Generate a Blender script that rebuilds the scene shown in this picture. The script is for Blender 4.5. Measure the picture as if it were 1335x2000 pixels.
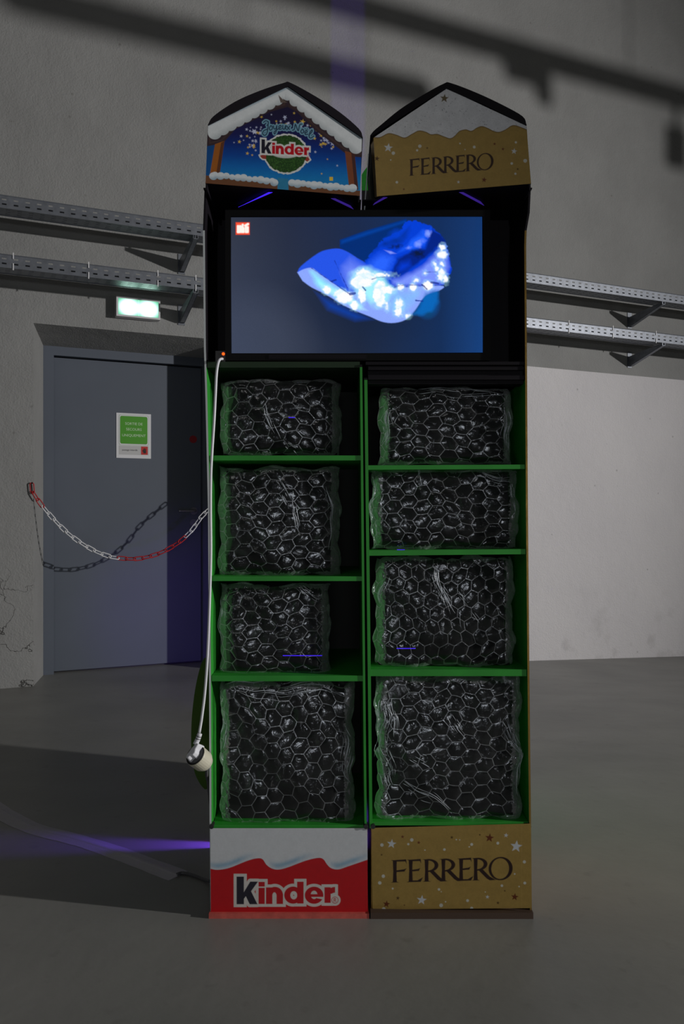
import bpy, math, random
import numpy as np
random.seed(7); rng = np.random.default_rng(7)
for _o in list(bpy.data.objects): bpy.data.objects.remove(_o)
SC = bpy.context.scene
COL = SC.collection
# ------------------------------------------------------------------ camera
F, CX, HY, H = 1600.0, 667.5, 1005.0, 1.03        # focal length in pixels, image centre, eye line, eye height
cam = bpy.data.objects.new('camera', bpy.data.cameras.new('camera')); COL.objects.link(cam)
cam.location = (0, 0, H); cam.rotation_euler = (math.pi/2, 0, 0)
cam.data.sensor_fit = 'VERTICAL'; cam.data.sensor_height = 36; cam.data.sensor_width = 24
cam.data.lens = 36*F/2000; cam.data.shift_y = 5/2000; cam.data.clip_start = .05
SC.camera = cam
# ------------------------------------------------------------------ light
SC.view_settings.view_transform = 'Standard'; SC.view_settings.look = 'None'
SC.view_settings.gamma = 1; SC.view_settings.use_curve_mapping = False; SC.view_settings.exposure = 0
w = bpy.data.worlds.new('world'); SC.world = w; w.use_nodes = True
w.node_tree.nodes['Background'].inputs[0].default_value = (.92, .95, 1, 1)
w.node_tree.nodes['Background'].inputs[1].default_value = .014
def lamp(name, kind, loc, power, col, radius=.1, target=None, size=None, angle=None, blend=.2):
    d = bpy.data.lights.new(name, kind); d.energy = power; d.color = col
    if kind in ('POINT', 'SPOT'): d.shadow_soft_size = radius
    if kind == 'AREA': d.shape = 'RECTANGLE'; d.size, d.size_y = size
    if kind == 'SPOT': d.spot_size = angle; d.spot_blend = blend
    o = bpy.data.objects.new(name, d); COL.objects.link(o); o.location = loc
    if target is not None:
        from mathutils import Vector
        o.rotation_euler = (Vector(target)-Vector(loc)).to_track_quat('-Z', 'Y').to_euler()
    return o
lamp('hall_lamp', 'SPOT', (11.0, -.2, 2.88), 3700, (1, .98, .955), .11, target=(-.5, 2.7, 2.2), angle=math.radians(78), blend=1)
lamp('far_hall_lamp', 'AREA', (.05, -5.5, 1.0), 40, (.93, .97, 1), target=(0, 3, 1), size=(1.4, .5))  # added unseen fill lamp for the display fronts
lamp('ceiling_strip', 'AREA', (-3.0, -5.3, 5.1), 14, (1, .97, .9), target=(0, 2.1, 1.6), size=(1.6, .4))  # added unseen lamp for a sheen on the gold header and floor fill
PURPLE = (.2, .06, 1)
lamp('led_glow_side_gap', 'POINT', (-.20, 2.554, .20), 12, PURPLE, .010)
lamp('led_glow_rear_gap', 'POINT', (.05, 2.554, .55), 190, PURPLE, .003)
lamp('led_glow_behind', 'SPOT', (-.30, 3.25, .40), 30, PURPLE, .05, target=(-.98, 5.5, .30), angle=math.radians(40), blend=1)
# ------------------------------------------------------------------ frames of reference
UD = np.array([.9122, .4097]); WO = np.array([-1.852, 4.919])          # rear wall: direction and corner of the door recess
def Wp(u, v, z):                                                       # wall coordinates (along, into the wall, up) -> world
    return np.array([WO[0]+u*UD[0]-v*UD[1], WO[1]+u*UD[1]+v*UD[0], z])
WC = -UD[1]*WO[0]+UD[0]*WO[1]
def wall_uz(px, py, v=0.):
    a = (px-CX)/F; Y = (v+WC)/(UD[0]-UD[1]*a)
    return (UD[0]*(a*Y-WO[0])+UD[1]*(Y-WO[1]), H+(HY-py)/F*Y)
def UP(px, py, Y): return np.array([(px-CX)/F*Y, Y, H+(HY-py)/F*Y])
def FL(px, py):
    Y = H*F/(py-HY); return np.array([(px-CX)/F*Y, Y, 0.])
def sst(a, b, x):
    t = np.clip((x-a)/(b-a), 0, 1); return t*t*(3-2*t)
def floor_z(X, Y):
    u = UD[0]*(X-WO[0])+UD[1]*(Y-WO[1]); v = -UD[1]*(X-WO[0])+UD[0]*(Y-WO[1])
    d = np.where(u < 1.0, 0, np.where(u < 1.6, (u-1.0)**2/1.2, u-1.3))
    return -.049*d*sst(-3.3, -.5, v)
# ------------------------------------------------------------------ materials
def lin(c):
    c = np.asarray(c, float)/255.; return np.where(c <= .04045, c/12.92, ((c+.055)/1.055)**2.4)
def mat(name, col, rough=.6, metal=0, bump=None, noise=None, emit=None, spec=.5):
    """col: sRGB 0..255. noise=(scale, amount). bump=(scale, strength)"""
    m = bpy.data.materials.new(name); m.use_nodes = True; nt = m.node_tree; b = nt.nodes['Principled BSDF']
    c = tuple(lin(col))+(1,)
    b.inputs['Base Color'].default_value = c; b.inputs['Roughness'].default_value = rough
    b.inputs['Metallic'].default_value = metal; b.inputs['Specular IOR Level'].default_value = spec
    tc = nt.nodes.new('ShaderNodeTexCoord')
    if noise:
        n = nt.nodes.new('ShaderNodeTexNoise'); n.inputs['Scale'].default_value = noise[0]; n.inputs['Detail'].default_value = 6
        nt.links.new(tc.outputs['Object'], n.inputs['Vector'])
        r = nt.nodes.new('ShaderNodeMapRange'); r.inputs[1].default_value = .3; r.inputs[2].default_value = .7
        r.inputs[3].default_value = 1-noise[1]; r.inputs[4].default_value = 1+noise[1]; nt.links.new(n.outputs[0], r.inputs[0])
        mx = nt.nodes.new('ShaderNodeMix'); mx.data_type = 'RGBA'; mx.blend_type = 'MULTIPLY'; mx.inputs[0].default_value = 1
        mx.inputs[6].default_value = c; nt.links.new(r.outputs[0], mx.inputs[7]); nt.links.new(mx.outputs[2], b.inputs['Base Color'])
    if bump:
        n = nt.nodes.new('ShaderNodeTexNoise'); n.inputs['Scale'].default_value = bump[0]; n.inputs['Detail'].default_value = 5
        nt.links.new(tc.outputs['Object'], n.inputs['Vector'])
        bp = nt.nodes.new('ShaderNodeBump'); bp.inputs['Strength'].default_value = bump[1]; bp.inputs['Distance'].default_value = .01
        nt.links.new(n.outputs[0], bp.inputs['Height']); nt.links.new(bp.outputs[0], b.inputs['Normal'])
    if emit:
        b.inputs['Emission Color'].default_value = tuple(lin(emit[0]))+(1,); b.inputs['Emission Strength'].default_value = emit[1]
    return m
def print_mat(name, rough, metal=0, emission=False, bump=None, spec=.5):
    m = bpy.data.materials.new(name); m.use_nodes = True; nt = m.node_tree; b = nt.nodes['Principled BSDF']
    a = nt.nodes.new('ShaderNodeAttribute'); a.attribute_name = 'Col'
    b.inputs['Roughness'].default_value = rough; b.inputs['Metallic'].default_value = metal; b.inputs['Specular IOR Level'].default_value = spec
    if emission:
        b.inputs['Base Color'].default_value = (.004, .004, .005, 1); b.inputs['Specular IOR Level'].default_value = .15
        nt.links.new(a.outputs['Color'], b.inputs['Emission Color']); b.inputs['Emission Strength'].default_value = emission
    else: nt.links.new(a.outputs['Color'], b.inputs['Base Color'])
    if bump:
        tc = nt.nodes.new('ShaderNodeTexCoord'); n = nt.nodes.new('ShaderNodeTexNoise')
        n.inputs['Scale'].default_value = bump[0]; n.inputs['Detail'].default_value = 3
        mp = nt.nodes.new('ShaderNodeMapping'); mp.inputs['Scale'].default_value = bump[2]
        nt.links.new(tc.outputs['Object'], mp.inputs[0]); nt.links.new(mp.outputs[0], n.inputs['Vector'])
        bp = nt.nodes.new('ShaderNodeBump'); bp.inputs['Strength'].default_value = bump[1]; bp.inputs['Distance'].default_value = .004
        nt.links.new(n.outputs[0], bp.inputs['Height']); nt.links.new(bp.outputs[0], b.inputs['Normal'])
    return m
M = {}
M['green'] = mat('green_board', (38, 150, 42), .55, noise=(9, .12))
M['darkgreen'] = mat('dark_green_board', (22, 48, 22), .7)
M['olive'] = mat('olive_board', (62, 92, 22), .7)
M['black'] = mat('black_board', (19, 15, 22), .6, spec=.2)
M['backblack'] = mat('dark_back_board', (22, 24, 21), .8)
M['white'] = mat('white_board', (205, 210, 212), .45)
M['gold'] = mat('gold_foil', (178, 142, 74), .3, .75, bump=(40, .1))
M['red'] = mat('red_board', (176, 6, 16), .45)
M['pink'] = mat('red_pallet_edge', (200, 90, 80), .7, noise=(40, .2))
M['brown'] = mat('brown_board_edge', (70, 52, 40), .7)
M['bezel'] = mat('black_plastic', (9, 8, 10), .5, spec=.15)
M['darkgrey'] = mat('dark_plastic', (34, 33, 35), .4)
M['steel'] = mat('galvanised_steel', (122, 126, 134), .4, .55, noise=(30, .15))
M['cable'] = mat('white_cable', (226, 226, 232), .45)
M['cream'] = mat('cream_plastic', (205, 200, 180), .5)
M['greycable'] = mat('grey_cable', (80, 80, 82), .5)
M['tape'] = mat('grey_tape', (168, 164, 172), .45, bump=(30, .3))
M['door'] = mat('grey_door_paint', (88, 94, 105), .45, noise=(3, .04), spec=.3)
M['chrome'] = mat('satin_metal', (150, 148, 155), .3, .8)
M['redpaint'] = mat('red_plastic', (168, 20, 26), .5)
M['whiteplastic'] = mat('white_plastic', (215, 215, 218), .5)
M['redsticker'] = mat('red_sticker', (150, 18, 30), .6)
M['led'] = mat('purple_led', (20, 10, 60), .5, emit=((70, 40, 250), 1.0))  # self-lit colour imitating purple light leaks and glints
M['leddim'] = mat('purple_led_dim', (20, 10, 60), .5, emit=((60, 36, 140), .7))  # weaker copy of the imitated leak glow
M['redled'] = mat('red_led', (80, 10, 0), .5, emit=((255, 70, 10), 3.0))
M['letterwhite'] = mat('pale_ink', (200, 225, 190), .6)
M['letterblack'] = mat('black_ink', (16, 16, 16), .6)
M['duct'] = mat('duct_metal', (120, 120, 118), .5, .5)
# --- wall plaster: bare grey plaster, white paint on the lower right, cracks and stains
def wall_material():
    m = bpy.data.materials.new('plaster'); m.use_nodes = True; nt = m.node_tree; N = nt.nodes.new; L = nt.links.new
    b = nt.nodes['Principled BSDF']; b.inputs['Roughness'].default_value = .85; b.inputs['Specular IOR Level'].default_value = .2
    g = N('ShaderNodeNewGeometry')
    rot = N('ShaderNodeVectorRotate'); rot.rotation_type = 'Z_AXIS'; rot.inputs['Center'].default_value = (WO[0], WO[1], 0)
    rot.inputs['Angle'].default_value = -math.atan2(UD[1], UD[0]); L(g.outputs['Position'], rot.inputs['Vector'])
    sx = N('ShaderNodeSeparateXYZ'); L(rot.outputs[0], sx.inputs[0])
    def math_(op, a, bb=None):
        n = N('ShaderNodeMath'); n.operation = op
        for i, v in enumerate((a, bb)):
            if v is None: continue
            if isinstance(v, (int, float)): n.inputs[i].default_value = v
            else: L(v, n.inputs[i])
        return n.outputs[0]
    def noise(scale, detail=5, rough=.55):
        n = N('ShaderNodeTexNoise'); n.inputs['Scale'].default_value = scale; n.inputs['Detail'].default_value = detail
        n.inputs['Roughness'].default_value = rough; L(rot.outputs[0], n.inputs['Vector']); return n.outputs[0]
    def mix(f, a, c, mode='MIX'):
        n = N('ShaderNodeMix'); n.data_type = 'RGBA'; n.blend_type = mode
        for s, v in ((0, f), (6, a), (7, c)):
            if isinstance(v, tuple): n.inputs[s].default_value = v
            elif isinstance(v, (int, float)): n.inputs[s].default_value = v
            else: L(v, n.inputs[s])
        return n.outputs[2]
    def rng_(x, a, bb, c=0., d=1.):
        n = N('ShaderNodeMapRange'); n.inputs[1].default_value = a; n.inputs[2].default_value = bb
        n.inputs[3].default_value = c; n.inputs[4].default_value = d; L(x, n.inputs[0]); return n.outputs[0]
    U = math_('SUBTRACT', sx.outputs[0], float(WO[0])); Z = sx.outputs[2]
    base = mix(rng_(noise(2.2), .3, .7), tuple(lin((136, 136, 135)))+(1,), tuple(lin((146, 146, 145)))+(1,))
    paint = math_('MULTIPLY', math_('GREATER_THAN', U, 2.2), math_('LESS_THAN', Z, 2.19))
    white = mix(rng_(noise(1.6), .3, .7), tuple(lin((206, 203, 206)))+(1,), tuple(lin((213, 210, 212)))+(1,))
    col = mix(paint, base, white)
    # grime low on the painted wall
    gr = math_('MULTIPLY', rng_(noise(5, 6), .55, .75), rng_(Z, .5, -.1))
    col = mix(math_('MULTIPLY', gr, .35), col, tuple(lin((120, 116, 112)))+(1,))
    # pits
    vo = N('ShaderNodeTexVoronoi'); vo.inputs['Scale'].default_value = 5.5; L(rot.outputs[0], vo.inputs['Vector'])
    pit = rng_(vo.outputs['Distance'], .02, .06, 1, 0)
    col = mix(math_('MULTIPLY', pit, .4), col, tuple(lin((90, 86, 82)))+(1,))
    # cracks low on the left
    cr = N('ShaderNodeTexVoronoi'); cr.feature = 'DISTANCE_TO_EDGE'; cr.inputs['Scale'].default_value = 2.1
    wob = N('ShaderNodeVectorMath'); wob.operation = 'ADD'
    wn = N('ShaderNodeTexNoise'); wn.inputs['Scale'].default_value = 7; wn.inputs['Detail'].default_value = 4; L(rot.outputs[0], wn.inputs['Vector'])
    ws = N('ShaderNodeVectorMath'); ws.operation = 'SCALE'; ws.inputs['Scale'].default_value = .42; L(wn.outputs['Color'], ws.inputs[0])
    L(rot.outputs[0], wob.inputs[0]); L(ws.outputs[0], wob.inputs[1]); L(wob.outputs[0], cr.inputs['Vector'])
    where = math_('MULTIPLY', math_('MULTIPLY', rng_(Z, .75, .3), math_('LESS_THAN', U, .01)), rng_(noise(1.3), .3, .4))
    crack = math_('MULTIPLY', rng_(cr.outputs['Distance'], .002, .010, 1, 0), where)
    col = mix(math_('MULTIPLY', crack, .75), col, tuple(lin((55, 50, 48)))+(1,))
    L(col, b.inputs['Base Color'])
    hgt = math_('SUBTRACT', math_('ADD', math_('MULTIPLY', noise(95, 4), .35), math_('MULTIPLY', noise(12, 5), .5)), math_('MULTIPLY', crack, 1.2))
    bp = N('ShaderNodeBump'); bp.inputs['Strength'].default_value = .6; bp.inputs['Distance'].default_value = .02
    L(hgt, bp.inputs['Height']); L(bp.outputs[0], b.inputs['Normal'])
    return m
M['plaster'] = wall_material()
def floor_material():
    m = bpy.data.materials.new('sealed_concrete'); m.use_nodes = True; nt = m.node_tree; N = nt.nodes.new; L = nt.links.new
    b = nt.nodes['Principled BSDF']; g = N('ShaderNodeNewGeometry')
    def noise(s, d, st=(1, 1, 1)):
        mp = N('ShaderNodeMapping'); mp.inputs['Scale'].default_value = st; L(g.outputs['Position'], mp.inputs[0])
        n = N('ShaderNodeTexNoise'); n.inputs['Scale'].default_value = s; n.inputs['Detail'].default_value = d; L(mp.outputs[0], n.inputs['Vector']); return n.outputs[0]
    r = N('ShaderNodeValToRGB'); r.color_ramp.elements[0].position = .3; r.color_ramp.elements[1].position = .72
    r.color_ramp.elements[0].color = tuple(lin((121, 121, 118)))+(1,); r.color_ramp.elements[1].color = tuple(lin((143, 142, 138)))+(1,)
    L(noise(1.4, 7), r.inputs[0])
    sp = N('ShaderNodeMapRange'); sp.inputs[1].default_value = .62; sp.inputs[2].default_value = .8; sp.inputs[3].default_value = 0; sp.inputs[4].default_value = .3
    L(noise(16, 5), sp.inputs[0])
    mx = N('ShaderNodeMix'); mx.data_type = 'RGBA'; L(sp.outputs[0], mx.inputs[0]); L(r.outputs[0], mx.inputs[6]); mx.inputs[7].default_value = tuple(lin((78, 76, 73)))+(1,)
    L(mx.outputs[2], b.inputs['Base Color'])
    rr = N('ShaderNodeMapRange'); rr.inputs[3].default_value = .33; rr.inputs[4].default_value = .5; L(noise(2.5, 5, (1, 2.2, 1)), rr.inputs[0]); L(rr.outputs[0], b.inputs['Roughness'])
    b.inputs['Specular IOR Level'].default_value = .4
    bp = N('ShaderNodeBump'); bp.inputs['Strength'].default_value = .08; bp.inputs['Distance'].default_value = .01; L(noise(22, 4), bp.inputs['Height']); L(bp.outputs[0], b.inputs['Normal'])
    return m
M['floor'] = floor_material()
def film_material(name, trans, diff, rough, bscale, bstr, low=.12, tlu=.5):
    m = bpy.data.materials.new(name); m.use_nodes = True; nt = m.node_tree; N = nt.nodes.new; L = nt.links.new
    nt.nodes.remove(nt.nodes['Principled BSDF']); out = nt.nodes['Material Output']
    t = N('ShaderNodeBsdfTransparent'); g = N('ShaderNodeBsdfGlossy'); g.inputs['Roughness'].default_value = rough; g.inputs['Color'].default_value = (.9, .93, 1, 1)
    d = N('ShaderNodeBsdfDiffuse'); d.inputs['Color'].default_value = (.8, .82, .86, 1)
    tl = N('ShaderNodeBsdfTranslucent'); tl.inputs['Color'].default_value = (.8, .82, .86, 1)
    tc = N('ShaderNodeTexCoord'); n = N('ShaderNodeTexNoise'); n.inputs['Scale'].default_value = bscale; n.inputs['Detail'].default_value = 4; n.inputs['Distortion'].default_value = .8
    L(tc.outputs['Object'], n.inputs['Vector'])
    bp = N('ShaderNodeBump'); bp.inputs['Strength'].default_value = bstr; bp.inputs['Distance'].default_value = .006; L(n.outputs[0], bp.inputs['Height'])
    for s in (g, d, tl): L(bp.outputs[0], s.inputs['Normal'])
    md = N('ShaderNodeMixShader'); md.inputs[0].default_value = tlu; L(d.outputs[0], md.inputs[1]); L(tl.outputs[0], md.inputs[2])
    lw = N('ShaderNodeLayerWeight'); lw.inputs['Blend'].default_value = .35; L(bp.outputs[0], lw.inputs['Normal'])
    mr = N('ShaderNodeMapRange'); mr.inputs[3].default_value = low; mr.inputs[4].default_value = 1; L(lw.outputs['Facing'], mr.inputs[0])
    m1 = N('ShaderNodeMixShader'); m1.inputs[0].default_value = diff; L(g.outputs[0], m1.inputs[1]); L(md.outputs[0], m1.inputs[2])
    k = N('ShaderNodeMath'); k.operation = 'MULTIPLY'; k.inputs[1].default_value = 1-trans; L(mr.outputs[0], k.inputs[0])
    m2 = N('ShaderNodeMixShader'); L(k.outputs[0], m2.inputs[0]); L(t.outputs[0], m2.inputs[1]); L(m1.outputs[0], m2.inputs[2])
    L(m2.outputs[0], out.inputs[0]); return m
M['film'] = film_material('clear_film', .62, .30, .16, 36, .34, .14)
M['inner'] = film_material('inner_film', .80, .35, .2, 22, .7, .14)
M['haze'] = film_material('bunched_film', .15, .34, .16, 60, .9, .34, .12)
M['seam'] = film_material('film_weld', .2, .5, .28, 70, .5, .48)
M['crease'] = mat('film_crease', (215, 222, 232), .22, spec=1.0)
M['void'] = mat('dark_wrapped_core', (13, 13, 12), .8, spec=.1)  # near-black for the added sheet that stands in for compartment shade
# ------------------------------------------------------------------ mesh helpers
def mk(name, verts, faces, mats, parent=None, midx=None, smooth=False):
    """verts in world coordinates; the origin goes to the middle of the base of the piece"""
    V = np.asarray(verts, float).reshape(-1, 3); lo, hi = V.min(0), V.max(0)
    org = np.array([(lo[0]+hi[0])/2, (lo[1]+hi[1])/2, lo[2]])
    me = bpy.data.meshes.new(name); me.from_pydata((V-org).tolist(), [], [tuple(f) for f in faces])
    for m in (mats if isinstance(mats, (list, tuple)) else [mats]): me.materials.append(m)
    if midx is not None: me.polygons.foreach_set('material_index', np.asarray(midx, np.int32))
    if smooth: me.polygons.foreach_set('use_smooth', np.ones(len(me.polygons), bool))
    me.update(); o = bpy.data.objects.new(name, me); COL.objects.link(o)
    if parent is not None:
        o.parent = parent; org = org-world_loc(parent)
    o.location = org; return o
def world_loc(o):
    p = np.array(o.location)
    while o.parent is not None: o = o.parent; p = p+np.array(o.location)
    return p
def thing(name, loc, label=None, cat=None, group=None, kind=None):
    o = bpy.data.objects.new(name, None); COL.objects.link(o); o.location = loc; o.empty_display_size = .1
    return tag(o, label, cat, group, kind)
def tag(o, label=None, cat=None, group=None, kind=None):
    for k, v in (('label', label), ('category', cat), ('group', group), ('kind', kind)):
        if v: o[k] = v
    return o
class MB:
    def __init__(s): s.v = []; s.f = []; s.m = []
    def add(s, V, Fc, m=0):
        k = len(s.v); s.v += [tuple(p) for p in V]; s.f += [tuple(i+k for i in f) for f in Fc]; s.m += [m]*len(Fc)
    def hexa(s, c, m=0, ms=None):
        """8 corners: bottom 4 (ccw) then top 4; ms: one material per face (bottom, top, side01, side12, side23, side30)"""
        fs = [(3, 2, 1, 0), (4, 5, 6, 7), (0, 1, 5, 4), (1, 2, 6, 5), (2, 3, 7, 6), (3, 0, 4, 7)]
        for i, f in enumerate(fs): s.add([], [], 0)
        k = len(s.v); s.v += [tuple(p) for p in c]
        for i, f in enumerate(fs): s.f.append(tuple(j+k for j in f)); s.m.append(ms[i] if ms else m)
    def box(s, a, b, m=0, fn=None, ms=None):
        (x0, y0, z0), (x1, y1, z1) = a, b
        c = [(x0, y0, z0), (x1, y0, z0), (x1, y1, z0), (x0, y1, z0), (x0, y0, z1), (x1, y0, z1), (x1, y1, z1), (x0, y1, z1)]
        s.hexa([fn(*p) for p in c] if fn else c, m, ms)
    def tube(s, pts, r, n=10, m=0, closed=False, caps=True):
        P = np.asarray(pts, float); k = len(P); R = np.broadcast_to(np.asarray(r, float), (k,))
        T = np.gradient(P, axis=0) if not closed else np.roll(P, -1, 0)-np.roll(P, 1, 0)
        T /= np.linalg.norm(T, axis=1)[:, None]+1e-12
        nrm = np.cross(T[0], [0, 0, 1.]); nrm = nrm if np.linalg.norm(nrm) > 1e-3 else np.cross(T[0], [0, 1., 0])
        base = len(s.v)
        for i in range(k):
            nrm = nrm-T[i]*np.dot(nrm, T[i]); nrm /= np.linalg.norm(nrm); bn = np.cross(T[i], nrm)
            for j in range(n):
                a = 2*math.pi*j/n; s.v.append(tuple(P[i]+R[i]*(math.cos(a)*nrm+math.sin(a)*bn)))
        for i in range(k if closed else k-1):
            i2 = (i+1) % k
            for j in range(n):
                s.f.append((base+i*n+j, base+i*n+(j+1) % n, base+i2*n+(j+1) % n, base+i2*n+j)); s.m.append(m)
        if caps and not closed:
            s.f.append(tuple(base+j for j in range(n))[::-1]); s.f.append(tuple(base+(k-1)*n+j for j in range(n))); s.m += [m, m]
    def prism(s, A, B, m=0, ms=(None, None)):
        """two equal outlines (lists of points) joined into a closed solid"""
        n = len(A); k = len(s.v); s.v += [tuple(p) for p in A]+[tuple(p) for p in B]
        s.f.append(tuple(range(k, k+n))); s.m.append(m if ms[0] is None else ms[0])
        s.f.append(tuple(range(k+2*n-1, k+n-1, -1))); s.m.append(m if ms[1] is None else ms[1])
        for i in range(n): s.f.append((k+i, k+n+i, k+n+(i+1) % n, k+(i+1) % n)); s.m.append(m)
    def build(s, name, mats, parent=None, smooth=False): return mk(name, s.v, s.f, mats, parent, s.m, smooth)
def grid(name, P, C, m, parent=None):
    """P (ny,nx,3) points, C (ny,nx,3) linear colours printed on it"""
    ny, nx = P.shape[:2]; V = P.reshape(-1, 3); lo, hi = V.min(0), V.max(0)
    org = np.array([(lo[0]+hi[0])/2, (lo[1]+hi[1])/2, lo[2]])
    idx = np.arange(ny*nx).reshape(ny, nx); q = np.stack([idx[:-1, :-1], idx[1:, :-1], idx[1:, 1:], idx[:-1, 1:]], -1).reshape(-1, 4)
    me = bpy.data.meshes.new(name); me.vertices.add(ny*nx); me.vertices.foreach_set('co', (V-org).ravel())
    nf = len(q); me.loops.add(nf*4); me.loops.foreach_set('vertex_index', q.ravel().astype(np.int32))
    me.polygons.add(nf); me.polygons.foreach_set('loop_start', np.arange(0, nf*4, 4, dtype=np.int32))
    me.update(calc_edges=True)
    at = me.attributes.new('Col', 'FLOAT_COLOR', 'POINT'); at.data.foreach_set('color', np.concatenate([C, np.ones(C.shape[:2]+(1,))], -1).ravel().astype(np.float32))
    me.materials.append(m); me.polygons.foreach_set('use_smooth', np.ones(nf, bool)); me.validate()
    o = bpy.data.objects.new(name, me); COL.objects.link(o)
    if parent is not None: o.parent = parent; org = org-world_loc(parent)
    o.location = org; return o
def smooth_line(pts, n=12):
    P = np.asarray(pts, float); Q = np.vstack([2*P[0]-P[1], P, 2*P[-1]-P[-2]]); out = []
    for i in range(1, len(Q)-2):
        for t in np.linspace(0, 1, n, endpoint=False):
            a, b, c, d = Q[i-1], Q[i], Q[i+1], Q[i+2]
            out.append(.5*((2*b)+(c-a)*t+(2*a-5*b+4*c-d)*t*t+(3*b-a-3*c+d)*t**3))
    out.append(P[-1]); return np.array(out)
# ------------------------------------------------------------------ print painting (signed distances on a sample grid)
def sd_poly(x, y, pts):
    P = np.asarray(pts, float); d = np.full(x.shape, 1e18); s = np.ones(x.shape); n = len(P)
    for i in range(n):
        a, b = P[i], P[i-1]; e = b-a; wx, wy = x-a[0], y-a[1]
        t = np.clip((wx*e[0]+wy*e[1])/(e @ e+1e-12), 0, 1); d = np.minimum(d, (wx-e[0]*t)**2+(wy-e[1]*t)**2)
        c1 = y >= a[1]; c2 = y < b[1]; c3 = e[0]*wy > e[1]*wx
        s = np.where((c1 & c2 & c3) | (~c1 & ~c2 & ~c3), -s, s)
    return s*np.sqrt(d)
def sd_line(x, y, pts, r):
    d = np.full(x.shape, 1e9); P = np.asarray(pts, float)
    for a, b in zip(P[:-1], P[1:]):
        e = b-a; t = np.clip(((x-a[0])*e[0]+(y-a[1])*e[1])/(e @ e+1e-12), 0, 1)
        d = np.minimum(d, np.hypot(x-a[0]-e[0]*t, y-a[1]-e[1]*t))
    return d-r
def sd_ell(x, y, cx, cy, a, b): return (np.hypot((x-cx)/a, (y-cy)/b)-1)*min(a, b)
def sd_box(x, y, x0, y0, x1, y1): return np.maximum(np.maximum(x0-x, x-x1), np.maximum(y0-y, y-y1))
def star(x, y, cx, cy, r, rot=0):
    return sd_poly(x, y, [(cx+(r if k % 2 == 0 else r*.42)*math.sin(rot+k*math.pi/5), cy-(r if k % 2 == 0 else r*.42)*math.cos(rot+k*math.pi/5)) for k in range(10)])
def put(C, sd, col, aa=1.5, al=1.):
    a = (np.clip(.5-sd/aa, 0, 1)*al)[..., None]; C[:] = C*(1-a)+lin(col)*a
def soft(C, sd, wdt, col, al=1.):
    a = (np.clip(-sd/wdt, 0, 1)*al)[..., None]; C[:] = C*(1-a)+lin(col)*a
def vnoise(x, y, s, seed=0):
    r = np.random.default_rng(seed); T = r.random((64, 64)); X, Y = x/s, y/s; i, j = np.floor(X).astype(int), np.floor(Y).astype(int)
    fx, fy = X-i, Y-j; fx = fx*fx*(3-2*fx); fy = fy*fy*(3-2*fy); g = lambda a, b: T[a % 64, b % 64]
    return (g(i, j)*(1-fx)+g(i+1, j)*fx)*(1-fy)+(g(i, j+1)*(1-fx)+g(i+1, j+1)*fx)*fy
mn = np.minimum; mxm = np.maximum
def kinder_word(x, y):
    """returns distances (black K, red inder, whole) in a 712-wide design space, x 303..1015, y 490..690"""
    K = mn(sd_box(x, y, 303, 490, 356, 690), sd_poly(x, y, [(350, 612), (402, 526), (458, 526), (408, 596), (454, 690), (398, 690), (370, 632), (350, 660)]))
    i = mn(sd_box(x, y, 462, 528, 507, 562), sd_box(x, y, 462, 571, 507, 688))
    n = mn(sd_box(x, y, 516, 568, 562, 688), sd_box(x, y, 592, 618, 639, 688))
    n = mn(n, mxm(mxm(sd_ell(x, y, 580, 624, 59, 60), -sd_ell(x, y, 577, 632, 16, 28)), y-632))
    d = mn(mxm(sd_ell(x, y, 712, 624, 64, 62), -sd_ell(x, y, 717, 625, 25, 30)), sd_box(x, y, 741, 527, 788, 685))
    e = mxm(sd_ell(x, y, 864, 625, 67, 62), -sd_ell(x, y, 864, 622, 24, 30))
    e = mn(e, sd_box(x, y, 835, 617, 926, 637)); e = mxm(e, -sd_poly(x, y, [(872, 637), (945, 637), (945, 658), (884, 646)]))
    r = mn(sd_box(x, y, 939, 567, 984, 680), mxm(mxm(sd_ell(x, y, 1014, 612, 55, 47), -sd_ell(x, y, 1020, 628, 36, 22)), mxm(x-1016, y-614)))
    red = mn(mn(mn(i, n), mn(d, e)), r); return K, red, mn(K, red)
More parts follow.
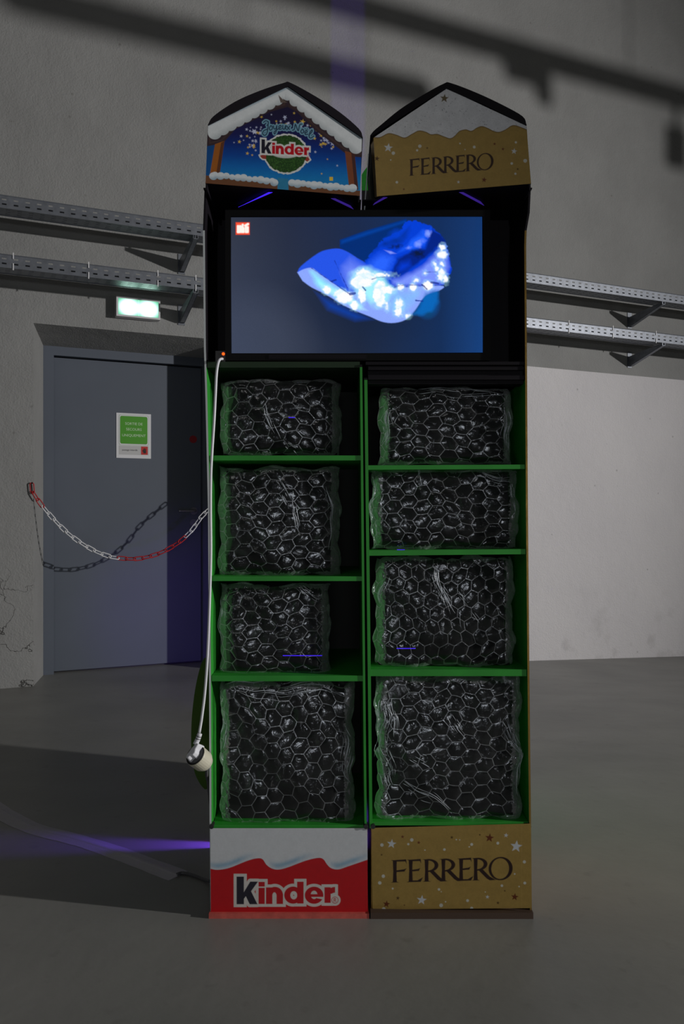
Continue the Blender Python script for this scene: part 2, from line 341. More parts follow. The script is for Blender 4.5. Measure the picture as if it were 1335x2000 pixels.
def ferrero_word(x, y):
    """design space: cap height 100 (y 0 top, 100 base), x 0..536"""
    def stem(c): return mn(sd_poly(x, y, [(c-9, 0), (c+9, 0), (c+7, 50), (c+9, 100), (c-9, 100), (c-7, 50)]), mn(sd_poly(x, y, [(c-17, 0), (c+9, 0), (c+9, 4), (c-4, 6)]), sd_poly(x, y, [(c-18, 100), (c+18, 100), (c+6, 95), (c-6, 95)])))
    def Fl(o): return mn(mn(stem(o), sd_poly(x, y, [(o, 0), (o+50, -2), (o+52, 20), (o+46, 7), (o, 7)])), mn(sd_poly(x, y, [(o, 47), (o+40, 42), (o+52, 38), (o+42, 52), (o, 54)]), sd_poly(x, y, [(o, 0), (o+8, 0), (o+8, 60), (o, 60)])))
    def El(o): return mn(mn(stem(o), sd_poly(x, y, [(o, 0), (o+44, -2), (o+46, 18), (o+40, 7), (o, 7)])), mn(sd_poly(x, y, [(o, 46), (o+32, 42), (o+42, 38), (o+36, 51), (o, 53)]), sd_poly(x, y, [(o, 93), (o+30, 93), (o+46, 84), (o+54, 80), (o+44, 100), (o, 100)])))
    def Rl(o):
        bowl = mxm(mxm(sd_ell(x, y, o+8, 28, 44, 29), -sd_ell(x, y, o+6, 28, 29, 22)), o-x)
        return mn(mn(stem(o), bowl), mn(sd_poly(x, y, [(o+10, 52), (o+30, 50), (o+62, 84), (o+84, 97), (o+92, 100), (o+62, 101), (o+48, 92)]), sd_poly(x, y, [(o, 0), (o+10, 0), (o+10, 6), (o, 6)])))
    O = mxm(sd_ell(x, y, 484, 50, 53, 52), -sd_ell(x, y, 482, 50, 39, 46))
    return mn(mn(mn(Fl(18), El(88)), mn(Rl(158), Rl(232))), mn(mn(El(310), Rl(374)), O))
def face_grid(name, left, right, top, bottom, plane, paint, m, parent, step=.72):
    """sheet whose rim in the print's coordinates is left/right x at top/bottom; top(x) may be a gable. plane(px,py)->world"""
    (lx0, lx1), (rx0, rx1) = left, right            # (x at top, x at bottom)
    nx = int(max(rx0-lx0, rx1-lx1)/step)+1; ny = int(max(bottom(t)-top(t) for t in np.linspace(0, 1, 9))/step)+1
    t, s = np.meshgrid(np.linspace(0, 1, nx), np.linspace(0, 1, ny))
    X = (lx0+(rx0-lx0)*t)*(1-s)+(lx1+(rx1-lx1)*t)*s
    Y = top(t)*(1-s)+bottom(t)*s
    C = paint(X, Y); return grid(name, plane(X, Y), C, m, parent)

# ================================================================== SETTING
def room():
    nx, ny = 90, 80
    X, Y = np.meshgrid(np.linspace(-7, 14, nx), np.linspace(-3, 13, ny)); P = np.stack([X, Y, floor_z(X, Y)], -1).reshape(-1, 3)
    idx = np.arange(nx*ny).reshape(ny, nx)
    q = np.stack([idx[:-1, :-1], idx[:-1, 1:], idx[1:, 1:], idx[1:, :-1]], -1).reshape(-1, 4)
    tag(mk('floor', P, q.tolist(), M['floor'], smooth=True), kind='structure')
    TOP = 5.8
    zl, zb, ub, vb = 2.18, 2.113, .0825, .342
    b = MB()
    def q4(*c): b.add([Wp(*p) for p in c], [(0, 1, 2, 3)])
    q4((-5, 0, -.6), (0, 0, -.6), (0, 0, TOP), (-5, 0, TOP))
    q4((0, 0, zl), (UR, 0, zl), (UR, 0, TOP), (0, 0, TOP))
    q4((UR, 0, -.6), (13, 0, -.6), (13, 0, TOP), (UR, 0, TOP))
    q4((0, 0, -.6), (ub, vb, -.6), (ub, vb, zb), (0, 0, zl))
    q4((UR-.01, vb, -.6), (UR, 0, -.6), (UR, 0, zl), (UR-.01, vb, zb))
    q4((0, 0, zl), (ub, vb, zb), (UR-.01, vb, zb), (UR, 0, zl))
    # outer skin so that the wall has its thickness
    T = .6
    q4((13, T, -.6), (-5, T, -.6), (-5, T, TOP), (13, T, TOP)); q4((-5, T, -.6), (-5, 0, -.6), (-5, 0, TOP), (-5, T, TOP))
    q4((13, 0, -.6), (13, T, -.6), (13, T, TOP), (13, 0, TOP)); q4((-5, 0, TOP), (13, 0, TOP), (13, T, TOP), (-5, T, TOP))
    tag(b.build('wall_back', M['plaster']), kind='structure')
    c = MB(); c.box((-5, -13, TOP), (13, .6, TOP+.2), fn=Wp)
    tag(c.build('ceiling', mat('ceiling_concrete', (120, 118, 114), .9, noise=(2, .1))), kind='structure')
    # door
    d = thing('door_1', Wp(.6, .34, 0), kind='structure')
    f = MB(); fw = .062
    for a, e in (((ub-.02, vb-.012, -.02), (ub+fw, vb+.1, 2.118)), ((UR-.075, vb-.012, -.02), (UR+.03, vb+.1, 2.118)), ((ub+fw, vb-.012, 2.058), (UR-.075, vb+.1, 2.118))): f.box(a, e, fn=Wp)
    f.build('door_frame', M['door'], d)
    l = MB(); l.box((ub+fw+.003, LV, .012), (UR-.079, LV+.045, 2.05), fn=Wp); l.build('door_leaf', M['door'], d)
    k = MB(); k.box((ub+fw, LV+.02, -.02), (UR-.075, LV+.06, .014), fn=Wp); k.build('threshold', M['darkgrey'], d)
    s = MB(); s.box((ub+fw, LV+.046, -.02), (UR-.075, LV+.1, 2.06), fn=Wp); s.build('door_rebate', M['darkgrey'], d)
    # handle: round rose with a lever pointing left, and the lock rose below
    u, z = wall_uz(378, 998, LV); h = MB()
    h.tube([Wp(u, LV-.008, z), Wp(u, LV+.001, z)], .026, 20); h.tube([Wp(u, LV, z), Wp(u, LV-.05, z)], .0095, 10)
    lv = h.build('door_handle', M['chrome'], d, smooth=False)
    g = MB(); g.tube(smooth_line([Wp(u+.004, LV-.05, z), Wp(u-.02, LV-.054, z), Wp(u-.07, LV-.054, z), Wp(u-.115, LV-.052, z)], 5), .009, 10); g.build('lever', M['chrome'], lv, smooth=True)
    u2, z2 = wall_uz(377, 1021, LV); h = MB(); h.tube([Wp(u2, LV-.008, z2), Wp(u2, LV+.001, z2)], .026, 20); h.tube([Wp(u2, LV-.011, z2), Wp(u2, LV, z2)], .009, 12)
    h.build('lock_rose', M['chrome'], d)
    u3, z3 = wall_uz(377, 858, LV); h = MB(); h.tube([Wp(u3, LV-.0012, z3), Wp(u3, LV+.001, z3)], .0265, 24)
    tag(h.build('sticker', M['redsticker']), 'round red sticker on the grey door above the lever handle', 'sticker')
LV = .372                                                    # plane of the door leaf
us, _ = wall_uz(326, 900, LV)
Lw = np.array([UD[0]*(11-WO[0])+UD[1]*(-.2-WO[1]), -UD[1]*(11-WO[0])+UD[0]*(-.2-WO[1])])
UR = us+(Lw[0]-us)*(LV/(LV-Lw[1]))                            # the recess ends where its corner throws the shadow edge on the leaf
room()

def text_mesh(name, txt, size, m, parent, fn, align='CENTER', sx=1.):
    cu = bpy.data.curves.new(name, 'FONT'); cu.body = txt; cu.size = size; cu.align_x = align; cu.align_y = 'CENTER'; cu.resolution_u = 3
    t = bpy.data.objects.new(name, cu); COL.objects.link(t); dg = bpy.context.evaluated_depsgraph_get(); me = bpy.data.meshes.new_from_object(t.evaluated_get(dg))
    V = [fn(v.co.x*sx, v.co.y) for v in me.vertices]; Fc = [tuple(p.vertices) for p in me.polygons]
    bpy.data.objects.remove(t); bpy.data.curves.remove(cu); bpy.data.meshes.remove(me)
    return mk(name, V, Fc, m, parent)

def door_sign():
    (u0, z1), (u1, z0) = wall_uz(227, 806, LV), wall_uz(294.5, 896, LV)
    b = MB(); b.box((u0, LV-.003, z0), (u1, LV, z1), fn=Wp); o = b.build('door_sign', M['whiteplastic'])
    tag(o, 'white notice with a green square reading sortie de secours on the grey door', 'sign')
    W, Hh = u1-u0, z1-z0; v = LV-.0036
    def rr(a, b_, c, d, r, m, name, vv, parent=o):
        pts = []
        for cx, cz, a0 in ((c-r, d-r, 0), (a+r, d-r, 90), (a+r, b_+r, 180), (c-r, b_+r, 270)):
            for k in range(6): t = math.radians(a0+18*k); pts.append((cx+r*math.cos(t), cz+r*math.sin(t)))
        q = MB(); q.prism([Wp(u0+x*W, vv, z0+y*Hh) for x, y in [(p[0], p[1]) for p in pts]], [Wp(u0+x*W, vv+.0006, z0+y*Hh) for x, y in pts]); return q.build(name, m, parent)
    rr(.07, .285, .93, .965, .05, mat('pale_green_line', (160, 185, 150), .5), 'panel_border', v)
    rr(.078, .292, .922, .958, .048, M['whiteplastic'], 'panel_margin', v-.0006)
    rr(.105, .318, .895, .935, .045, mat('exit_green', (70, 150, 22), .5), 'green_panel', v-.0012)
    rr(.07, .075, .93, .275, .004, mat('pale_grey', (186, 186, 186), .5), 'notice_strip', v)
    rq = rr(.71, .085, .905, .268, .004, mat('notice_red', (190, 28, 24), .5), 'red_panel', v-.0006)
    tv = v-.0019
    for i, (t, y) in enumerate((('SORTIE DE', .765), ('SECOURS', .64), ('UNIQUEMENT', .505))):
        text_mesh('lettering', t, .0245, M['letterwhite'], o, lambda x, yy, y=y: Wp(u0+.5*W+x, tv, z0+y*Hh+yy))
    text_mesh('lettering', 'passage interdit', .0162, M['letterblack'], o, lambda x, yy: Wp(u0+.385*W+x, v-.0007, z0+.18*Hh+yy))
    hnd = MB()                                              # small black hand on the red square
    def hb(a, c): hnd.box((u0+a[0]*W, v-.0014, z0+a[1]*Hh), (u0+c[0]*W, v-.0007, z0+c[1]*Hh), fn=Wp)
    hb((.775, .115), (.855, .185))
    for k in range(4): hb((.777+.021*k, .185), (.791+.021*k, .232-.008*abs(k-1.4)))
    hb((.755, .15), (.775, .19)); hnd.build('hand_mark', M['letterblack'], o)
door_sign()

def exit_light():
    v = -.055
    (u0, z1), (u1, z0) = wall_uz(227, 579, v), wall_uz(312.5, 624, v); z0 -= .004; z1 += .003
    root = thing('exit_light', Wp((u0+u1)/2, 0, z0), 'lit green emergency exit light box on the wall above the grey door', 'exit light')
    b = MB(); b.box((u0, v+.003, z0), (u1, 0, z1), fn=Wp); b.build('housing', M['whiteplastic'], root)
    f = MB(); t = .011
    for a, c in (((u0, z0), (u1, z0+t)), ((u0, z1-t), (u1, z1)), ((u0, z0+t), (u0+t, z1-t)), ((u1-t, z0+t), (u1, z1-t))): f.box((a[0], v-.006, a[1]), (c[0], v+.003, c[1]), fn=Wp)
    f.build('frame', M['whiteplastic'], root)
    nx, ny = 60, 34; s, q = np.meshgrid(np.linspace(0, 1, nx), np.linspace(0, 1, ny))
    P = np.array([[Wp(u0+t+(u1-u0-2*t)*s[j, i], v-.001, z1-t-(z1-z0-2*t)*q[j, i]) for i in range(nx)] for j in range(ny)])
    g = np.exp(-(((s-.265)/.19)**2+((q-.5)/.40)**2)**1.15)+np.exp(-(((s-.745)/.19)**2+((q-.52)/.40)**2)**1.15)
    C = np.array([.09, .64, .36])*(.6+.3*(1-np.abs(q-.5)))[..., None]+np.array([3.4, 4.8, 4.1])*np.clip(g, 0, 1)[..., None]
    bar = np.exp(-((s-.505)/.012)**2)[..., None]*.5; C = C+bar*np.array([.3, .7, .5])
    grid('diffuser', P, C, print_mat('exit_diffuser', .4, emission=1.0), root)
exit_light()

def cable_tray(zb, zt, label, ties):
    V0, V1 = -.37, -.253; ua, ue, pitch = -2.2, 8.2, .0605
    root = thing('cable_tray', Wp(1.5, -.3, zb), label, 'cable tray', 'cable trays along the rear wall')
    n = int((ue-ua)/pitch); cuts = []
    for k in range(n): cuts += [(ua+k*pitch, 0), (ua+k*pitch+.018, 1), (ua+k*pitch+.042, 0)]
    def strip(rows, fn, name, off=0.):
        b = MB(); us_ = [c[0] for c in cuts]+[ue]; gu = [c[1] for c in cuts]; nr = len(rows)
        V = [fn(u+off, r[0]) for r in rows+[(rows[-1][1], 0, 0)] for u in us_]; k = len(us_); Fc = []
        for j, (r0, r1, hole) in enumerate(rows):
            for i in range(k-1):
                if hole and gu[i]: continue
                Fc.append((j*k+i, j*k+i+1, (j+1)*k+i+1, (j+1)*k+i))
        b.add(V, Fc); o = b.build(name, M['steel'], root); sd = o.modifiers.new('sheet', 'SOLIDIFY'); sd.thickness = .0015; return o
    h = zt-zb
    rows = [(0, .24, 0), (.24, .36, 1), (.36, .62, 0), (.62, .74, 1), (.74, 1, 0)]
    strip(rows, lambda u, t: Wp(u, V0, zb+t*h), 'side_rail'); strip([(0, 1, 0)], lambda u, t: Wp(u, V1, zb+t*h), 'side_rail')
    strip([(0, .2, 0), (.2, .25, 1), (.25, .47, 0), (.47, .52, 1), (.52, .74, 0), (.74, .79, 1), (.79, 1, 0)], lambda u, t: Wp(u, V0+t*(V1-V0), zb), 'tray_bed', .02)
    for sg, vv in ((1, V0), (1, V1)):                       # rolled rims
        b = MB(); b.tube([Wp(u, vv, zt) for u in np.linspace(ua, ue, 6)], .003, 6); b.build('rim', M['steel'], root)
    b = MB(); b.tube([Wp(u, V1+.004, zb) for u in np.linspace(ua, ue, 6)], .005, 6); b.build('rim', M['steel'], root)
    for px, py in ((354, 520), (1228, 640)):
        u, _ = wall_uz(px, py, 0); b = MB()
        A = [(-.375, 0, .0), (-.375, 0, -.022), (-.03, 0, -.125), (0, 0, -.125), (0, 0, -.048)]
        for du, du2 in ((-.016, -.012), (.012, .016)): b.prism([Wp(u+du, v, zb+z-.004) for v, _, z in A], [Wp(u+du2, v, zb+z-.004) for v, _, z in A])
        b.prism([Wp(u-.016, v, zb+z) for v, z in ((-.375, -.026), (-.375, -.022), (-.03, -.125), (-.03, -.129))], [Wp(u+.016, v, zb+z) for v, z in ((-.375, -.026), (-.375, -.022), (-.03, -.125), (-.03, -.129))])
        b.box((u-.022, -.006, zb-.14), (u+.022, 0, zb-.01), fn=Wp)
        b.tube([Wp(u, -.36, zb-.03), Wp(u, -.36, zb+.004)], .006, 8)
        b.build('bracket', M['steel'], root)
    for px in ties:                                         # plastic ties round the rail
        u, _ = wall_uz(px, 550, V0)
        for z0, z1 in ((zb-.012, zb+.026), (zb+.05, zt+.014)):
            b = MB(); b.box((u-.003, V0-.005, z0), (u+.003, V0-.001, z1), fn=Wp); b.build('cable_tie', M['whiteplastic'], root)
cable_tray(2.719, 2.787, 'upper perforated steel cable tray on the rear wall behind the display', ())
cable_tray(2.392, 2.4625, 'lower perforated steel cable tray just above the exit light', (26, 173, 308, 382, 1110, 1196, 1280))

def chain():
    pts = [(63, 945), (65, 962), (88, 995), (120, 1030), (150, 1055), (185, 1076), (215, 1087), (232, 1090), (270, 1091), (310, 1081), (345, 1062), (370, 1040), (385, 1021), (401, 1001)]
    L_ = [Wp(wall_uz(px, py, -.013)[0], -.013, wall_uz(px, py, -.013)[1]) for px, py in pts]
    L_.append(Wp(UR+.005, -.013, L_[-1][2]+.13))
    C = smooth_line(L_, 20); seg = np.linalg.norm(np.diff(C, axis=0), axis=1); S = np.concatenate([[0], np.cumsum(seg)])
    n = 31; pitch = S[-1]/n
    root = thing('plastic_chain', C[0], 'red and white plastic chain hung across the grey door', 'chain')
    for i in range(n):
        s = (i+.5)*pitch; p = np.array([np.interp(s, S, C[:, k]) for k in range(3)]); q = np.array([np.interp(s+.01, S, C[:, k]) for k in range(3)])
        T = (q-p)/np.linalg.norm(q-p); N_ = np.array([UD[1], -UD[0], 0]); N_ = N_-T*(T @ N_); N_ /= np.linalg.norm(N_); B = np.cross(T, N_)
        A = B if i % 2 == 0 else (.75*N_+.66*B)
        hl, hw = pitch*.62, .0115; ring = []
        for k in range(16):
            a = 2*math.pi*k/16; cx = (hl-hw)*(1 if math.cos(a) > 0 else -1)
            ring.append(p+T*(cx+hw*math.cos(a))+A*(hw*math.sin(a)))
        px = CX+F*p[0]/p[1]; red = px < 88 or 232 < px < 362 or px > 430
        b = MB(); b.tube(ring, .0036, 6, closed=True); b.build('chain_link', M['redpaint'] if red else M['whiteplastic'], root, smooth=True)
    for e in (C[0], C[-1]):
        b = MB(); b.tube(smooth_line([e+np.array([-UD[1]*.022, UD[0]*.022, .004]), e+np.array([0, 0, .003]), e+np.array([UD[1]*.008, -UD[0]*.008, .008])], 4), .003, 8); b.build('hook', M['darkgrey'], root)
chain()

def ducts():
    """pipes under the ceiling, out of frame; their shadows cross the upper wall"""
    t = .42
    def occ(px, py):
        u, z = wall_uz(px, py, 0); return u+t*(Lw[0]-u), t*Lw[1], z+t*(2.88-z)
    def run(name, a, b, zc, r, label, extra=()):
        v = t*Lw[1]; root = thing(name, Wp((a+b)/2, v, zc), label, 'duct')
        m = MB(); m.tube([Wp(a, v, zc), Wp(b, v, zc)], r, 20); m.build('pipe', M['duct'], root)
        for u in np.linspace(a+.3, b-.3, 3):
            h = MB(); h.tube([Wp(u, v, zc+r*.8), Wp(u, v, 5.8)], .005, 6); h.build('hanger', M['steel'], root)
        for (u, z0, z1, w) in extra:
            h = MB(); h.box((u-w, v-.03, z0), (u+w, v+.03, z1), fn=Wp); h.build('clamp', M['duct'], root)
    u0, v, z0 = occ(25, 12); u1, _, z1 = occ(828, 165)
    run('ventilation_duct', u0, u1, (z0+z1)/2, .068, 'round metal air duct hung from the ceiling, upper right of the frame')
    u2, _, z2 = occ(1335, 192); u4, _, z4 = occ(560, -45); zc = z2
    ue, _, ze0 = occ(1320, 328); _, _, ze1 = occ(1320, 248); ub, _, zb_ = occ(1062, 205); uc, _, zc2 = occ(1030, 165)
    run('water_pipe', u4-.6, u2+2, zc, .064, 'longer metal pipe hung from the ceiling beside the air duct', ((ub, zb_, zc, .03), (uc, zc2, zc, .115), (ue, ze0, ze1, .06), (ue, ze1-.01, zc, .006)))
ducts()

# ================================================================== DISPLAY
Y0, YB = 2.10, 2.540
def prof(pts):
    ys = np.array([p[0] for p in pts], float); xs = np.array([p[1] for p in pts], float); k = np.argsort(ys)
    return lambda y: np.interp(y, ys[k], xs[k])
PLo = prof([(1795, 411), (1610, 409), (1330, 408), (1000, 406), (780, 401), (680, 398), (450, 396), (370, 399)])
PLi = prof([(1790, 717), (1610, 716), (1330, 713), (712, 707), (370, 706)])
PRi = prof([(1785, 723), (1610, 721), (1330, 718), (1000, 714), (740, 711), (370, 709)])
PRo = prof([(1785, 1038), (1610, 1036.5), (1330, 1033.5), (1000, 1030.5), (760, 1029), (480, 1027), (450, 1028), (415, 1034), (370, 1036)])
def zof(py): return H+(HY-py)/F*Y0
def side_panel(name, P, sgn, ytop, ybot, ynich, outer, parent, th=.0065, m_in='green', yb=YB):
    """sgn +1: the inside of the unit lies to the right of the panel"""
    ys = [ybot, 1610, 1330, 1000, 780, ynich, 680, 560, 480, 450, 415, ytop]; ys = sorted({y for y in ys if ytop <= y <= ybot}, reverse=True)
    b = MB()
    for a, c in zip(ys[:-1], ys[1:]):
        xa, xc = UP(P(a), a, Y0)[0], UP(P(c), c, Y0)[0]; za, zc = max(zof(a), 0), zof(c); ia, ic = xa+sgn*th, xc+sgn*th
        inm = 2 if a <= ynich else 1
        if sgn > 0: cs = [(xa, Y0, za), (ia, Y0, za), (ia, yb, za), (xa, yb, za), (xc, Y0, zc), (ic, Y0, zc), (ic, yb, zc), (xc, yb, zc)]; ms = [0, 0, 0 if outer != 'green' else inm, inm, 0, 0]
        else: cs = [(ia, Y0, za), (xa, Y0, za), (xa, yb, za), (ia, yb, za), (ic, Y0, zc), (xc, Y0, zc), (xc, yb, zc), (ic, yb, zc)]; ms = [0, 0, 0 if outer != 'green' else inm, 0, 0, inm]
        if c < 450: ms = [2]*6
        b.hexa(cs, ms=ms)
    return b.build(name, [M[outer], M[m_in], M['black']], parent)
def shelf(parent, xl, xr, yt, yb_, name='shelf', mt='green', front=Y0+.003, tilt=0.):
    """front edge between pixel rows yt (top) and yb_ (bottom)"""
    b = MB(); zt, zb = zof(yt), zof(yb_)
    x0, x1 = UP(xl, 0, Y0)[0], UP(xr, 0, Y0)[0]
    b.hexa([(x0, front, zb-tilt), (x1, front, zb+tilt), (x1, YB-.01, zb+tilt), (x0, YB-.01, zb-tilt), (x0, front, zt-tilt), (x1, front, zt+tilt), (x1, YB-.01, zt+tilt), (x0, YB-.01, zt-tilt)])
    return b.build(name, M[mt], parent)
PM = {'matte': print_mat('printed_board', .38), 'gold': print_mat('printed_gold_foil', .36, .38, bump=(22, .12, (1, 1, 1.6)))}
def unproj_plane(A, B):
    """vertical plane through two ground points A(x,y), B(x,y)"""
    def fn(px, py):
        a = (px-CX)/F; d = np.array(B)-np.array(A); n = np.array([d[1], -d[0]])
        Y = (n @ np.array(A))/(n[0]*a+n[1]); return np.stack([a*Y, Y+0*py, H+(HY-py)/F*Y], -1)
    return fn
def shade(C, x, y, amt=.06):  # faint print wear
    return np.clip(C*(1+amt*(vnoise(x, y, 9, 3)-.5)+amt*(vnoise(x, y, 2.2, 5)-.5))[..., None], 0, 1)

# --- prints (coordinates: enlarged design space of each panel)
def paint_left_base(px, py):
    x, y = (px-380)*3.708, (py-1580)*3.708; C = np.zeros(px.shape+(3,)); C[:] = lin((205, 208, 212))
    wx = [90, 110, 165, 250, 380, 450, 490, 520, 560, 610, 680, 800, 890, 930, 960, 990, 1040, 1110, 1245, 1280]
    wy = [425, 432, 441, 427, 376, 358, 364, 405, 432, 439, 421, 376, 355, 364, 405, 430, 438, 416, 370, 360]
    P = smooth_line(list(zip(wx, wy)), 8); e = np.interp(x, P[:, 0], P[:, 1]); d = e-y                # >0 above the wave
    slope = np.interp(x, P[:, 0], np.gradient(P[:, 1], P[:, 0]))
    bl = np.exp(-((d-30)/22)**2)*np.clip((e-352)/50, 0, 1)*np.clip(1-slope*1.2, 0, 1)
    C = C*(1-.75*bl[..., None])+lin((118, 162, 190))*.75*bl[..., None]
    put(C, e-y, (184, 4, 18), 3)
    put(C, np.abs(e-y)-1.5, (120, 20, 60), 4, .35)
    K, R, A = kinder_word(x, y); reg = sd_ell(x, y, 1015, 660, 23, 23)
    put(C, mn(A-21, reg-18), (206, 202, 196), 3); put(C, R, (178, 6, 22), 3); put(C, K, (30, 28, 42), 3)
    put(C, np.abs(reg)-2, (178, 40, 50), 2)
    put(C, mn(sd_line(x, y, [(1008, 672), (1008, 648), (1018, 648), (1021, 654), (1018, 660), (1009, 660)], 2.2), sd_line(x, y, [(1015, 660), (1022, 672)], 2.2)), (178, 40, 50), 2)
    return shade(C, px, py)
STARS_BASE = [  # x, y, r, kind (0 white star, 1 brown star, 2 white dot, 3 dark star)
 (268, 246, 34, 0), (200, 254, 12, 2), (345, 196, 13, 1), (410, 218, 12, 2), (386, 248, 8, 2), (459, 237, 14, 1), (692, 200, 13, 3), (724, 216, 5, 2), (748, 218, 4, 2), (832, 250, 10, 2),
 (815, 267, 5, 2), (640, 286, 9, 2), (889, 182, 9, 3), (958, 204, 33, 1), (1016, 241, 10, 2), (1074, 186, 17, 0), (1146, 264, 44, 0), (198, 323, 9, 3), (1203, 373, 11, 2), (210, 474, 12, 2),
 (185, 521, 12, 2), (276, 561, 7, 2), (602, 567, 9, 2), (618, 583, 4, 2), (480, 642, 36, 0), (232, 670, 27, 1), (312, 628, 15, 3), (358, 678, 7, 3), (213, 706, 13, 2), (648, 654, 5, 2), (617, 679, 13, 2),
 (803, 646, 10, 2), (832, 700, 11, 2), (943, 620, 15, 0), (928, 585, 4, 2), (1045, 541, 9, 2), (1065, 577, 8, 3), (1166, 547, 5, 2), (1135, 620, 28, 1), (1017, 662, 12, 3), (1206, 522, 10, 2), (1135, 458, 6, 2), (503, 290, 5, 2)]
def paint_stars(C, x, y, L):
    for cx, cy, r, k in L:
        m = (np.abs(x-cx) < r+4) & (np.abs(y-cy) < r+4)
        if not m.any(): continue
        c = C[m]; sd = sd_ell(x[m], y[m], cx, cy, r, r) if k == 2 else star(x[m], y[m], cx, cy, r, .12)
        put(c, sd, ((206, 210, 214), (104, 48, 22), (206, 206, 196), (84, 58, 26))[k], 3); C[m] = c
GOLD = (166, 137, 72)
def paint_right_base(px, py):
    x, y = (px-690)*3.608, (py-1580)*3.608; C = np.zeros(px.shape+(3,)); C[:] = lin(GOLD)
    paint_stars(C, x, y, STARS_BASE)
    lx = (x-262)*536/857; ly = (y-(361-22*(x-262)/857))*100/158
    put(C, ferrero_word(lx, ly), (46, 26, 24), 2.2)
    put(C, np.abs(x-1184)-1.2, (196, 164, 100), 3, .4)
    return shade(C, px, py, .1)
STARS_HEAD = [(245, 536, 33, 0), (280, 574, 12, 2), (467, 525, 12, 2), (448, 554, 8, 2), (519, 538, 9, 3), (750, 506, 6, 2), (850, 531, 10, 2), (785, 548, 4, 2), (993, 509, 12, 1), (1052, 545, 12, 1), (1143, 498, 8, 2),
 (1131, 561, 22, 0), (1209, 628, 13, 2), (1114, 647, 9, 2), (1140, 719, 8, 2), (1156, 686, 10, 3), (165, 612, 20, 3), (262, 622, 5, 2), (305, 779, 9, 2), (354, 828, 9, 1), (739, 778, 12, 0), (920, 762, 20, 1)]
def paint_right_head(px, py):
    x, y = (px-690)*3.608, (py-140)*3.608; C = np.zeros(px.shape+(3,)); C[:] = lin((212, 214, 220))
    sp = vnoise(x, y, 11, 11)*vnoise(x+500, y, 5, 12); put(C, .62-sp, (120, 124, 136), .05, .6)
    put(C, star(x, y, 640, 188, 32, .1), (104, 92, 66), 3)
    wx = [100, 180, 245, 300, 360, 410, 460, 510, 545, 590, 640, 680, 710, 745, 790, 830, 870, 905, 945, 985, 1025, 1070, 1110, 1140, 1180, 1230]
    wy = [455, 463, 435, 445, 465, 440, 416, 425, 442, 440, 458, 470, 455, 420, 408, 418, 395, 385, 398, 418, 425, 408, 382, 379, 392, 412]
    P = smooth_line(list(zip(wx, wy)), 8); e = np.interp(x, P[:, 0], P[:, 1])
    put(C, e-y, GOLD, 3); put(C, np.abs(e-y+2)-3.5, (110, 84, 36), 3, .8)
    paint_stars(C, x, y, STARS_HEAD)
    lx = (x-388)*536/597; ly = (y-(618-47*(x-388)/597))*100/117
    put(C, ferrero_word(lx, ly), (52, 30, 22), 2.6)
    return shade(C, px, py, .1)
